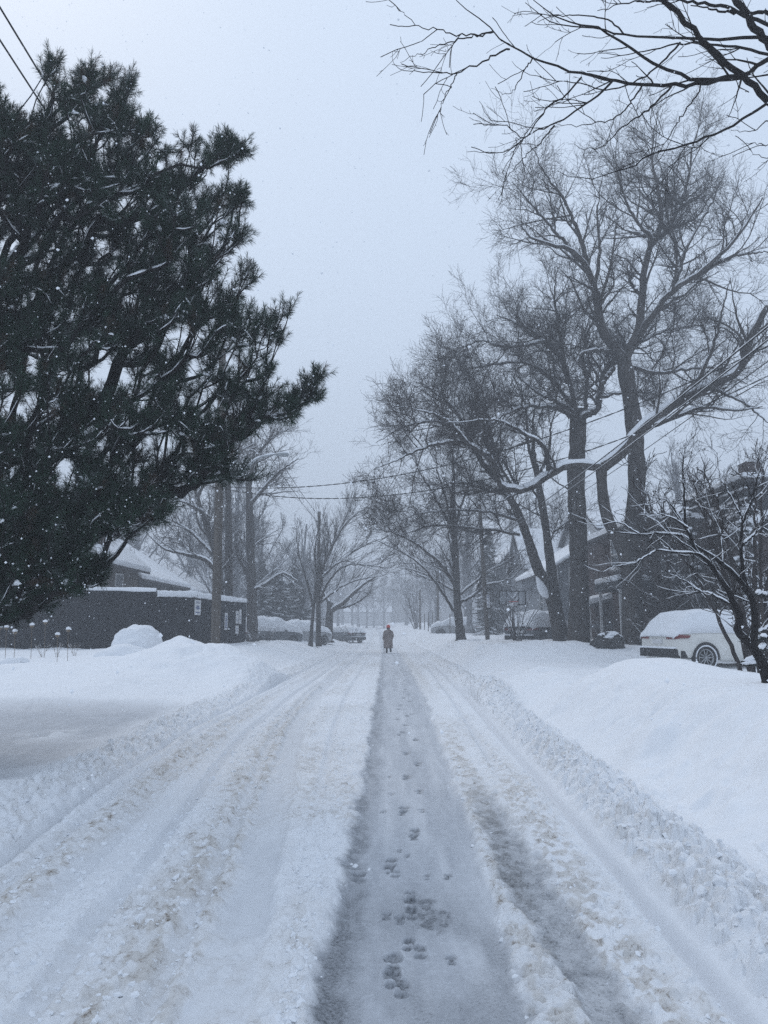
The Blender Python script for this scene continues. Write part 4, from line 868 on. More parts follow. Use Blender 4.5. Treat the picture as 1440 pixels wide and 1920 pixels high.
def wire(a, b, sag, rad, label, group=None, name='overhead_cable', twist=0, snow=False):
    a = np.array(a, float); b = np.array(b, float); t = np.linspace(0, 1, 60)[:, None]; q = a+(b-a)*t; q[:, 2] -= sag*4*(t*(1-t))[:, 0]
    mb = MB()
    if twist:
        L_ = np.linalg.norm(b-a); tt = np.linspace(0, 1, 400)[:, None]; q = a+(b-a)*tt; q[:, 2] -= sag*4*(tt*(1-tt))[:, 0]
        for ph in (0, math.pi):
            w_ = q.copy(); an = tt[:, 0]*L_*twist+ph; w_[:, 2] += np.sin(an)*rad*1.1; w_[:, 0] += np.cos(an)*rad*1.1; mb.tube(w_, rad, 5)
    else: mb.tube(q, rad, 6)
    o = mb.build(name, M['wire'], None, True); tag(o, label, 'cable', group)
    if snow:
        r = np.random.default_rng(4); s = snowcap(q[None], np.full((1, len(q)), rad), rad*.9, 6, 5, .1); MB().add(*s).build('snow_cover', M['snow'], o, True)
    return o
topz = q1[-1]
wire(topz+[.1, 0, -.6], (-5.25, -8, 10.9), .55, .016, 'right hand black cable of the pair crossing the top left corner')
wire(topz+[-.1, 0, -.6], (-5.6, -8, 10.9), .60, .016, 'left hand black cable of the pair crossing the top left corner')
wire(topz+[-.1, 0, -1.9], (-5.65, -8, 9.6), .5, .014, 'lower single black cable at the top left, running into the pine')
wire(topz+[.06, 0, -.3], at_h(q3, q3[-1][2]-.3), .45, .016, 'right line of the pair running down the street beyond the lamp head', 'pair of street lines beyond the lamp')
wire(topz+[-.06, 0, -.7], at_h(q3, q3[-1][2]-.8), .5, .016, 'left line of the pair running down the street beyond the lamp head', 'pair of street lines beyond the lamp')
wa = at_h(q1, P(0, 912, 26)[2])
wire(wa, P(1460, 640, 17), 1.15, .009, 'upper twisted service cable sagging across the road from the lamp pole', twist=9)
wire(wa-[0, 0, .05], P(1470, 690, 17), 1.45, .009, 'lower twisted service cable sagging across the road from the lamp pole', twist=9)
e0 = bx_; X1 = P(1470, 548, 10.2)
X0 = X1+(X1-e0)*.35
wire(e0+[.2, 0, 0], X0+[0, 0, .0], .35, .014, 'thick snow edged street cable, upper of the bundle slanting down to the leaning pole', snow=True)
wire(e0+[.2, 0, -.12], X0+[.03, 0, -.13], .42, .012, 'middle cable of the bundle slanting down to the leaning pole', snow=True)
wire(e0+[.2, 0, -.22], X0+[.06, 0, -.30], .62, .008, 'thin lowest cable of the bundle slanting down to the leaning pole')
wire(at_h(q2, P(0, 1020, 42)[2]), at_h(q4, q4[-1][2]-.4), .3, .018, 'street cable running back from the leaning pole past the maple')
wire(at_h(q3, q3[-1][2]-2.6), P(740, 1075, 90), .3, .02, 'faint cable running on beyond the weathered pole on the left')

# ------------------------------------------------------------------ houses
def roof_gable(mb, x0, x1, y0, y1, ze, zr, axis, th=.0, over=.35):
    """two sloping slabs; axis 'y' = ridge parallel to y"""
    if axis == 'y':
        xm = (x0+x1)/2; sl = (zr-ze)/(xm-x0); e = ze-over*sl; a, b = y0-over, y1+over
        for xs, xe in ((x0-over, xm), (x1+over, xm)):
            V = [[xs, a, e], [xm, a, zr], [xm, b, zr], [xs, b, e]]; V += [[p[0], p[1], p[2]+th] for p in V]; mb.add(V, [[3,2,1,0],[4,5,6,7],[0,1,5,4],[1,2,6,5],[2,3,7,6],[3,0,4,7]])
    else:
        ym = (y0+y1)/2; sl = (zr-ze)/(ym-y0); e = ze-over*sl; a, b = x0-over, x1+over
        for yss in (y0-over, y1+over):
            V = [[a, yss, e], [a, ym, zr], [b, ym, zr], [b, yss, e]]; V += [[p[0], p[1], p[2]+th] for p in V]; mb.add(V, [[3,2,1,0],[4,5,6,7],[0,1,5,4],[1,2,6,5],[2,3,7,6],[3,0,4,7]])
def window(mbs, root, c, w_, h, n_):
    """c centre on wall, n_ outward normal (axis aligned)"""
    n_ = np.array(n_, float); s = np.array([-n_[1], n_[0], 0]); u = np.array([0, 0, 1.])
    fr = MB(); t_ = .07
    def bar(u0, u1, v0, v1, o0, o1, mb):
        V = [c+s*a+u*b+n_*o for o in (o0, o1) for a, b in ((u0, v0), (u1, v0), (u1, v1), (u0, v1))]; mb.add(V, [[3,2,1,0],[4,5,6,7],[0,1,5,4],[1,2,6,5],[2,3,7,6],[3,0,4,7]])
    bar(-w_/2-t_, w_/2+t_, h/2, h/2+t_, 0, .05, fr); bar(-w_/2-t_, w_/2+t_, -h/2-t_, -h/2, 0, .08, fr); bar(-w_/2-t_, -w_/2, -h/2, h/2, 0, .05, fr); bar(w_/2, w_/2+t_, -h/2, h/2, 0, .05, fr); bar(-w_/2, w_/2, -.03, .03, 0.004, .04, fr)
    wn = fr.build('window', M['trim'], root); g_ = MB(); bar(-w_/2, w_/2, -h/2, -.03, 0.003, .012, g_); bar(-w_/2, w_/2, .03, h/2, 0.003, .012, g_); g_.build('pane', M['glass'], wn)
    s_ = MB(); bar(-w_/2-t_, w_/2+t_, -h/2, -h/2+.09, .03, .13, s_); s_.build('sill_snow', M['snow'], wn)
def house(name, label, x0, x1, y0, y1, ze, zr, axis, wall, windows=(), chimney=None, z0=0.2, snow=.28, cat='house', over=.4, group=None):
    t = empty(name, ((x0+x1)/2, (y0+y1)/2, z0), label, cat, group); mb = MB(); mb.box((x0, y0, z0-.5), (x1, y1, ze))
    if axis == 'y': xm = (x0+x1)/2; [mb.add([[x0, y, ze], [x1, y, ze], [xm, y, zr-.02]], [[0, 1, 2]]) for y in (y0, y1)]
    else: ym = (y0+y1)/2; [mb.add([[x, y0, ze], [x, y1, ze], [x, ym, zr-.02]], [[0, 1, 2]]) for x in (x0, x1)]
    mb.build('wall', M[wall], t); rf = MB(); roof_gable(rf, x0, x1, y0, y1, ze+.02, zr+.02, axis, .12, over); ro = rf.build('roof', M['shingle'], t)
    sn = MB(); roof_gable(sn, x0, x1, y0, y1, ze+.145, zr+.145, axis, snow, over+.05); so_ = sn.build('roof_snow', M['snow_roof'], ro)
    bv = so_.modifiers.new('soft', 'BEVEL'); bv.width = .12; bv.segments = 3
    for c, w_, h, n_ in windows: window(None, t, np.array(c, float), w_, h, n_)
    if chimney:
        cx, cy_, cz0, cz1 = chimney; ch = MB().box((cx-.35, cy_-.35, cz0), (cx+.35, cy_+.35, cz1)).box((cx-.42, cy_-.42, cz1-.25), (cx+.42, cy_+.42, cz1-.1)).build('chimney', M['brick'], ro)
        k = MB().box((cx-.4, cy_-.4, cz1+.003), (cx+.4, cy_+.4, cz1+.25)).build('chimney_snow', M['snow'], ro); b_ = k.modifiers.new('soft', 'BEVEL'); b_.width = .1; b_.segments = 3
    return t
# left, behind the hoarding
house('house', 'brown house with a steep snowy roof and brick chimney behind the pine', -24, -13.6, 33, 41, 4.9, 9.2, 'y', 'wall_brown', [((-13.6, 34.8, 3.6), 1.0, 1.3, (1, 0, 0)), ((-13.6, 38, 3.6), 1.0, 1.3, (1, 0, 0)), ((-17, 33, 3.2), 1.3, 1.5, (0, -1, 0)), ((-21, 33, 3.2), 1.3, 1.5, (0, -1, 0))], (-14.3, 36.4, 5.0, 6.9), z0=.6, over=.5)
house('house', 'long low brown house with a broad snow covered roof, middle one behind the hoarding', -24, -14.3, 42.5, 52, 4.55, 7.6, 'y', 'siding', [((-14.3, y, 3.2), .9, 1.2, (1, 0, 0)) for y in (44, 46.4, 49, 50.8)], z0=.6, over=.6)
house('house', 'low house with a white roof right of the middle one, behind the bare trees', -24, -14.4, 53.5, 62, 4.3, 7.2, 'y', 'siding', [((-14.4, y, 3.2), .9, 1.2, (1, 0, 0)) for y in (55, 58, 60.5)], z0=.6, over=.6)
house('house', 'house at the left picture edge, its snowy roof glimpsed through the pine', -34, -19, 42, 52, 7.2, 10.5, 'x', 'wall_brown', [((-24, 42, 4), 1.2, 1.5, (0, -1, 0)), ((-21, 42, 6.2), 1.1, 1.2, (0, -1, 0)), ((-28, 42, 6.2), 1.1, 1.2, (0, -1, 0))], z0=.6)
# right
t = house('house', 'grey sided house with a gable and white corner trim between the street trees', 10.4, 18, 45, 56, 5.1, 7.5, 'y', 'siding_grey', [((12.2, 45, 3.4), 1.1, 1.6, (0, -1, 0)), ((15.6, 45, 3.4), 1.3, 1.5, (0, -1, 0)), ((14.2, 45, 5.9), 1.0, .9, (0, -1, 0)), ((10.4, 49, 3.2), 1.0, 1.4, (-1, 0, 0))], z0=.7)
MB().box((10.34, 44.90, .3), (10.56, 44.99, 5.25)).box((11.2, 44.90, .3), (11.34, 44.99, 5.2)).build('corner_trim', M['trim'], t)
t = house('house', 'pale stucco house with a tall plain side wall behind the thick elm', 14.2, 22, 48, 58, 8.0, 10.6, 'x', 'wall_pale', [((16.4, 48, 6.0), 1.0, 1.3, (0, -1, 0)), ((16.4, 48, 3.0), 1.0, 1.3, (0, -1, 0))], z0=.7)
for k, (x0, x1, y0, y1, ze, zr, ax, wl, lb) in enumerate([(12.0, 19, 62, 70, 5.6, 9.0, 'x', 'siding_grey', 'grey house with a broad snowy roof behind the basketball hoop'), (10.5, 16, 76, 84, 5.0, 8.6, 'y', 'siding', 'gabled house dissolving in the fog left of the basketball hoop'),
        (-12, 2, 225, 235, 4.2, 7.0, 'x', 'wall_pale', 'faint pale house closing the far end of the street'), (-22, -12, 92, 102, 5.5, 9, 'y', 'siding', 'faint house behind the trees far down the left side')]):
    zg = gz((x0+x1)/2, y0)
    house('house', lb, x0, x1, y0, y1, ze+zg, zr+zg, ax, wl, [((x0+(x1-x0)*f, y0, zg+2.8), 1.2, 1.4, (0, -1, 0)) for f in (.25, .7)]+[((x0 if x0 > 0 else x1, y0+2.5, zg+3), 1.1, 1.3, (-1 if x0 > 0 else 1, 0, 0))], z0=zg-.2)
# dark brick house with an upper storey of boards
def brick_house():
    t = empty('brick_house', (15.5, 33, .5), 'large dark brick house with boarded upper storey and snowy lean-to roof behind the SUV', 'house')
    MB().box((11.0, 31.0, .2), (24, 43, 6.0)).box((13.4, 26.7, .2), (24, 30.98, 4.9)).build('wall', M['brick'], t)
    up = MB().box((14.2, 28.5, 5.0), (24, 34, 7.2)).build('upper_storey', M['siding'], t)
    bd = MB(); [bd.box((14.14, 28.44, 5.2+.42*i), (14.197, 34, 5.28+.42*i)) for i in range(5)]; [bd.box((14.2, 28.44, 5.2+.42*i), (24, 28.497, 5.28+.42*i)) for i in range(5)]; bd.build('board_ledge', M['shingle'], up)
    ls = MB(); [ls.box((14.08, 28.4, 5.285+.42*i), (14.19, 33.9, 5.35+.42*i)) for i in range(5)]; ls.build('ledge_snow', M['snow'], up)
    MB().box((13.95, 28.2, 7.203), (24.3, 34.2, 7.34)).build('roof', M['shingle'], t); k = MB().box((13.93, 28.18, 7.343), (24.3, 34.2, 7.58)).build('roof_snow', M['snow_roof'], t); b_ = k.modifiers.new('soft', 'BEVEL'); b_.width = .1; b_.segments = 3
    MB().box((10.8, 30.8, 6.003), (13.5, 43, 6.12)).build('parapet', M['shingle'], t); k = MB().box((10.78, 30.78, 6.123), (13.5, 43, 6.36)).build('parapet_snow', M['snow_roof'], t)
    # lean-to roof sloping toward the street
    V = [[14.0, 24.9, 4.62], [14.0, 27.15, 5.0], [24, 27.15, 5.0], [24, 24.9, 4.62]]; V = [[12.9, 26.3, 4.92], [18.0, 26.3, 6.9], [18.0, 28.38, 6.9], [12.9, 28.38, 4.92]]
    s = MB().add(V+[[p[0], p[1], p[2]+.14] for p in V], [[3,2,1,0],[4,5,6,7],[0,1,5,4],[1,2,6,5],[2,3,7,6],[3,0,4,7]]).build('lean_to_roof', M['shingle'], t)
    V = [[p[0], p[1], p[2]+.145] for p in V]; s2 = MB().add(V+[[p[0], p[1], p[2]+.3] for p in V], [[3,2,1,0],[4,5,6,7],[0,1,5,4],[1,2,6,5],[2,3,7,6],[3,0,4,7]]).build('lean_to_snow', M['snow_roof'], s)
    b_ = s2.modifiers.new('soft', 'BEVEL'); b_.width = .1; b_.segments = 3
    # street canopy on posts
    c = MB().box((9.4, 30.0, 3.15), (12.6, 33.2, 3.45)).build('canopy', M['siding'], t); k = MB().box((9.38, 29.98, 3.453), (12.62, 33.2, 3.72)).build('canopy_snow', M['snow_roof'], c); b_ = k.modifiers.new('soft', 'BEVEL'); b_.width = .12; b_.segments = 3
    for x, y in ((9.6, 30.2), (9.6, 33.0)): MB().box((x-.05, y-.05, .5), (x+.05, y+.05, 3.147)).build('canopy_post', M['trim'], c)
    for c_, w_, h, n_ in [((11.9, 31, 4.6), .8, 1.5, (0, -1, 0)), ((13.3, 31, 4.3), .9, 1.1, (0, -1, 0)), ((14.6, 26.7, 3.3), 1.0, 1.4, (0, -1, 0)), ((13.4, 28, 3.2), 1.1, 1.4, (-1, 0, 0)), ((14.2, 29.6, 6.3), .7, .6, (-1, 0, 0)), ((14.2, 31.2, 6.3), .7, .6, (-1, 0, 0)), ((14.2, 32.8, 6.3), .7, .6, (-1, 0, 0)), ((11.0, 35, 5), 1.1, 1.4, (-1, 0, 0))]:
        window(None, t, np.array(c_, float), w_, h, n_)
    d = MB().box((13.0, 30.93, .9), (13.9, 30.997, 3.1)).build('door', M['siding_grey'], t); MB().box((13.1, 30.9, 1.2), (13.8, 30.928, 2.9)).build('door_glass', M['glass'], d); MB().box((13.76, 30.86, 1.95), (13.82, 30.899, 2.05)).build('handle', M['metal'], d)
    MB().box((15.9, 31.8, 7.58), (16.6, 32.5, 8.8)).build('chimney', M['brick'], t)
brick_house()
# small porch roofs and steps beside it
k = empty('porch', (10.9, 37.5, .6), 'low porch with a snow loaded roof, between the thick elm and the forked elm', 'porch')
MB().box((9.9, 36, 1.55), (12.6, 39, 1.75)).build('deck', M['siding_grey'], k)
V = [[9.7, 35.9, 2.5], [12.2, 35.9, 3.2], [12.2, 39, 3.2], [9.7, 39, 2.5]]; rr_ = MB().add(V+[[p[0], p[1], p[2]+.1] for p in V], [[3,2,1,0],[4,5,6,7],[0,1,5,4],[1,2,6,5],[2,3,7,6],[3,0,4,7]]).build('roof', M['shingle'], k)
V = [[p[0]-.03, p[1]-.03, p[2]+.104] for p in V]; s2 = MB().add(V+[[p[0], p[1], p[2]+.28] for p in V], [[3,2,1,0],[4,5,6,7],[0,1,5,4],[1,2,6,5],[2,3,7,6],[3,0,4,7]]).build('roof_snow', M['snow_roof'], rr_); b_ = s2.modifiers.new('soft', 'BEVEL'); b_.width = .08; b_.segments = 3
for y in (36.1, 38.8): MB().box((9.9, y-.05, .5), (10.0, y+.05, 2.5)).build('post', M['trim'], k)

# ------------------------------------------------------------------ cars
def car(label, body='carwhite', snow=.16, cat='car', name='parked_car', detail=True, depth=.0, group=None, Lc=4.65, Wc=1.88, H=1.63):
    """local frame: rear at x=0 facing -x, nose at x=Lc, y left/right, ground z=0"""
    t = empty(name, (0, 0, 0), label, cat, group)
    xs = np.array([0, .03, .12, .3, .55, .85, 1.3, 1.9, 2.5, 2.95, 3.35, 3.7, 4.1, 4.4, 4.6, Lc])
    zb = np.array([.45, .36, .30, .27, .26, .26, .26, .26, .26, .26, .26, .26, .27, .30, .36, .45])
    zs = np.array([.88, .96, 1.0, 1.03, 1.05, 1.06, 1.06, 1.05, 1.04, 1.03, 1.02, 1.0, .95, .88, .78, .66])
    zt = np.array([.90, 1.00, 1.08, 1.36, 1.54, 1.60, 1.63, 1.63, 1.60, 1.48, 1.24, 1.07, 1.0, .93, .84, .70])*H/1.63
    hw = np.array([.82, .88, .92, .94, .94, .94, .94, .94, .94, .94, .93, .93, .92, .88, .80, .70])*Wc/1.88
    rw = np.array([.78, .80, .80, .74, .70, .70, .70, .70, .70, .72, .76, .80, .80, .78, .70, .60])*Wc/1.88
    xf = np.linspace(0, Lc, 48); xf = np.unique(np.r_[xf, xs]); g = lambda a: np.interp(xf, xs, a)
    zb, zs, zt, hw, rw = map(g, (zb, zs, zt, hw, rw)); zt = np.maximum(zt, zs+.02)
    prof = []
    for i in range(len(xf)):
        a = [(hw[i]*.90, zb[i]), (hw[i]*.985, zb[i]+.10), (hw[i], (zb[i]+zs[i])/2), (hw[i]*.985, zs[i]-.07), (hw[i]*.955, zs[i]), (rw[i]+(hw[i]*.94-rw[i])*.45, zs[i]+(zt[i]-zs[i])*.5), (rw[i], zt[i]-(zt[i]-zs[i])*.10), (rw[i]*.85, zt[i]), (rw[i]*.45, zt[i]+.012), (0, zt[i]+.018)]
        prof.append([(xf[i], y, z) for y, z in a]+[(xf[i], -y, z) for y, z in a[-2::-1]])
    V = np.array(prof); n_, m_ = V.shape[:2]
    # wheel openings: pull the lower side in round each axle
    for ax in (.88, 3.70):
        for j in (0, 1, 2, m_-1, m_-2, m_-3):
            d = np.hypot(V[:, j, 0]-ax, V[:, j, 2]-.36); k_ = d < .40; V[k_, j, 2] = np.maximum(V[k_, j, 2], .36+np.sqrt(np.maximum(0, .40**2-(V[k_, j, 0]-ax)**2)))
    I = np.arange(n_*m_).reshape(n_, m_); F = np.stack([I[:-1, :-1], I[1:, :-1], I[1:, 1:], I[:-1, 1:]], -1).reshape(-1, 4)
    bot = np.stack([I[:-1, 0], I[:-1, -1], I[1:, -1], I[1:, 0]], -1)
    mbd = MB().add(V.reshape(-1, 3), F); mbd.F4.append(bot)
    for e, fl in ((0, 1), (n_-1, 0)):
        c = mbd.n; mbd.V.append(V[e].mean(0)[None]); mbd.n += 1; r_ = I[e]; mbd.F3.append(np.array([[r_[i], r_[(i+1) % m_], c] if fl else [r_[(i+1) % m_], r_[i], c] for i in range(m_)]))
    b = mbd.build('body', M[body], t, True)
    # glass bands set on the flanks and tail
    def band(i0, i1, j0, j1, off, nm, mt, par):
        a = np.where((xf >= i0) & (xf <= i1))[0]; sub = V[a][:, j0:j1+1].copy(); s_ = 1 if j1 < m_/2 else -1
        cen = np.array([0, 0, .8]); o = sub.copy(); o[..., 1] += s_*off; o[..., 2] += off*.4
        J = np.arange(o.shape[0]*o.shape[1]).reshape(o.shape[:2]); mk(nm, o.reshape(-1, 3), [np.stack([J[:-1, :-1], J[1:, :-1], J[1:, 1:], J[:-1, 1:]], -1).reshape(-1, 4)], M[mt], par)
    band(.62, 3.2, 4, 6, .006, 'side_window', 'glass', t); band(.62, 3.2, m_-7, m_-5, .006, 'side_window', 'glass', t)
    # snow shell over roof, glass, tail and bonnet
    j0, j1 = 4, m_-5; sub = V[:, j0:j1+1].copy(); r = np.random.default_rng(len(label)); J = np.arange(sub.shape[0]*sub.shape[1]).reshape(sub.shape[:2])
    q = np.linspace(-1, 1, sub.shape[1]); tp = snow*(1-np.abs(q)**3*.85)[None]*(1-.5*np.abs(2*xf/Lc-1)**6)[:, None]; nz_ = fbm(sub[..., 0]*2.2, sub[..., 1]*2.2, 3, 7)
    sub[..., 2] += tp*(.45+1.1*nz_)*(1-np.abs(q)**6)[None]-.02*(np.abs(q) > .99)[None]; sub[..., 1] *= 1.02+.03*snow/.16*(1-np.abs(q)[None]**2*.5); sub[0, :, 0] -= .03; sub[1, :, 0] -= .02; sub[..., 0] -= .05*(xf < .7)[:, None]*(snow/.16)
    sm = MB().add(sub.reshape(-1, 3), np.stack([J[:-1, :-1], J[1:, :-1], J[1:, 1:], J[:-1, 1:]], -1).reshape(-1, 4)); sn = sm.build('snow_cover', M['snow'], t, True); md = sn.modifiers.new('thick', 'SOLIDIFY'); md.thickness = .02; md.offset = -1
    for ax in (.88, 3.70):
        for s_ in (1, -1):
            yc = s_*(Wc/2-.12); th = np.arange(28)*2*math.pi/28; rp = [(.22, -.09), (.30, -.11), (.345, -.09), (.355, -.05), (.355, .05), (.345, .09), (.30, .11), (.235, .10)]
            V2 = np.array([[(ax+rr*math.cos(a), yc+s_*o, .36+rr*math.sin(a)) for a in th] for rr, o in rp]); K = np.arange(8*28).reshape(8, 28); K2 = np.roll(K, -1, 1)
            F2 = np.stack([K[:-1], K2[:-1], K2[1:], K[1:]], -1).reshape(-1, 4); wh = mk('wheel', V2.reshape(-1, 3), [F2], M['rubber'], t)
            rm = MB(); yo = yc+s_*.085
            V3 = np.array([[(ax+rr*math.cos(a), yc+s_*o, .36+rr*math.sin(a)) for a in th] for rr, o in ((.238, .105), (.222, .105), (.215, .02))]); K = np.arange(3*28).reshape(3, 28); K2 = np.roll(K, -1, 1); rm.add(V3.reshape(-1, 3), np.stack([K[:-1], K2[:-1], K2[1:], K[1:]], -1).reshape(-1, 4))
            if detail:
                for q_ in range(5):
                    a = q_*2*math.pi/5+.3; ca, sa = math.cos(a), math.sin(a)
                    for sg_ in (-1, 1):
                        P0 = [(ax+ca*.03-sa*.012*sg_, yo-.01*s_, .36+sa*.03+ca*.012*sg_), (ax+ca*.215-sa*.055*sg_, yo, .36+sa*.215+ca*.055*sg_)]; rm.tube(np.array(P0), [.020, .014], 6)
                rm.tube([[ax, yo-.03*s_, .36], [ax, yo+.012*s_, .36]], [.04, .035], 12)
            rm.build('rim', M['rim'], wh, True)
            MB().tube([[ax, yc-.02*s_, .36], [ax, yc+.015*s_, .36]], .215, 24).build('hub_shade', M['plastic'], wh, True)
            ar = MB(); aa = np.linspace(-.15, math.pi+.15, 20); pp = np.array([[(ax+.40*math.cos(a), s_*(Wc/2-.015), .36+.40*math.sin(a)) for a in aa]]); ar.add(*tubes(pp, np.full((1, 20), .035), 6)); ar.build('arch_trim', M['plastic'], t, True)
            if detail and ax < 2:
                ws = np.array([[(ax+.33*math.cos(a), yc+s_*.112, .36+.33*math.sin(a)) for a in np.linspace(0, 2*math.pi, 40)]]); rr2 = .016+.012*fbm(np.arange(40)*.6, np.zeros(40), 3, 2)[None]; MB().add(*tubes(ws, rr2, 5)).build('wheel_snow', M['snow'], wh, True)
    for s_ in (1, -1):
        V4 = [[-.012, s_*.42, .93], [.02, s_*.80, .99], [.10, s_*.905, 1.0], [.42, s_*.958, .97], [.34, s_*.962, .90], [.10, s_*.925, .90], [.0, s_*.82, .87], [-.02, s_*.44, .87]]
        V4 = np.array(V4)*[1, Wc/1.88, 1]; c = V4.mean(0); V5 = V4+(V4-c)*[0, 0, 0]+[-.012, s_*.02, 0]
        mm = MB().add(np.vstack([V4, V5]), [[i, (i+1) % 8, 8+(i+1) % 8, 8+i] for i in range(8)]); mm.F3.append(np.array([[8, 9, 15], [9, 14, 15], [9, 10, 14], [10, 13, 14], [10, 11, 13], [11, 12, 13]])); mm.build('taillight', M['tail'], t)
        MB().box((Lc-.20, s_*.60-.13, .68), (Lc-.02, s_*.60+.13, .78)).build('headlight', M['metal'], t)
        MB().box((3.05, s_*(Wc/2-.01)-.02, .98), (3.2, s_*(Wc/2+.18)+.0, 1.12) if s_ > 0 else (3.2, s_*(Wc/2-.01)+.02, 1.12)) if False else None
        y0_, y1_ = sorted((s_*(Wc/2-.02), s_*(Wc/2+.17))); mr_ = MB().box((3.0, y0_, .99), (3.14, y1_, 1.13)).build('wing_mirror', M[body], t); bb = mr_.modifiers.new('b', 'BEVEL'); bb.width = .03; bb.segments = 3
        for hx in (1.45, 2.45):
            y0_, y1_ = sorted((s_*(Wc/2-.01), s_*(Wc/2+.018))); MB().box((hx, y0_, .885), (hx+.2, y1_, .915)).build('door_handle', M[body], t)
    bp = MB().box((-.06, -Wc/2*.93, .36), (.16, Wc/2*.93, .60)).box((.10, -Wc/2*.985, .34), (.46, -Wc/2*.94, .56)).box((.10, Wc/2*.94, .34), (.46, Wc/2*.985, .56)).build('bumper', M['plastic'], t); bb = bp.modifiers.new('b', 'BEVEL'); bb.width = .04; bb.segments = 3
    bs = MB().box((-.075, -Wc/2*.9, .604), (.05, Wc/2*.9, .66)).build('bumper_snow', M['snow'], t); bb = bs.modifiers.new('b', 'BEVEL'); bb.width = .025; bb.segments = 3
    MB().box((-.025, -.24, .74), (-.004, .24, .86)).build('number_plate', M['paper'], t)
    return t
# the SUV faces away from the street, tail toward the road
cx_, cy_ = P(1252, 1200, 22.2)[0], 22.2
suv = car('white SUV under snow, parked across the driveway with its dark rear bumper toward the road', 'carwhite', .055, 'SUV', 'parked_suv')
suv.location = (7.88, 21.6, .40); suv.rotation_euler = (0, 0, R_(13))
def place(c, px, D, rz, sink=.12, dz=0):
    x = (px-720)/F_PX*D; c.location = (x-2.32*math.cos(R_(rz)), D-2.32*math.sin(R_(rz)), gz(x, D)-sink+dz); c.rotation_euler = (0, 0, R_(rz))
place(car('dark car under a domed load of snow at the roadside, left of the pale one', 'cargrey', .42, 'car', detail=False, H=1.5), 506, 50.5, 42, .48)
place(car('pale car under snow parked just right of the dark domed one', 'carsilver', .34, 'car', detail=False, H=1.45), 568, 54, 50, .50)
place(car('low grey car half under snow, alone at the left kerb further up the street', 'cargrey', .2, 'car', detail=False, H=1.4), 646, 72, 128, .2)
place(car('dark car with a thick snow load behind the leaning street tree on the right', 'cargrey', .36, 'car', detail=False, H=1.5), 1010, 41, 50, .35)
place(car('faint snow covered car just right of the maple trunk', 'carsilver', .35, 'car', detail=False, H=1.45), 852, 72, 175, .35); 

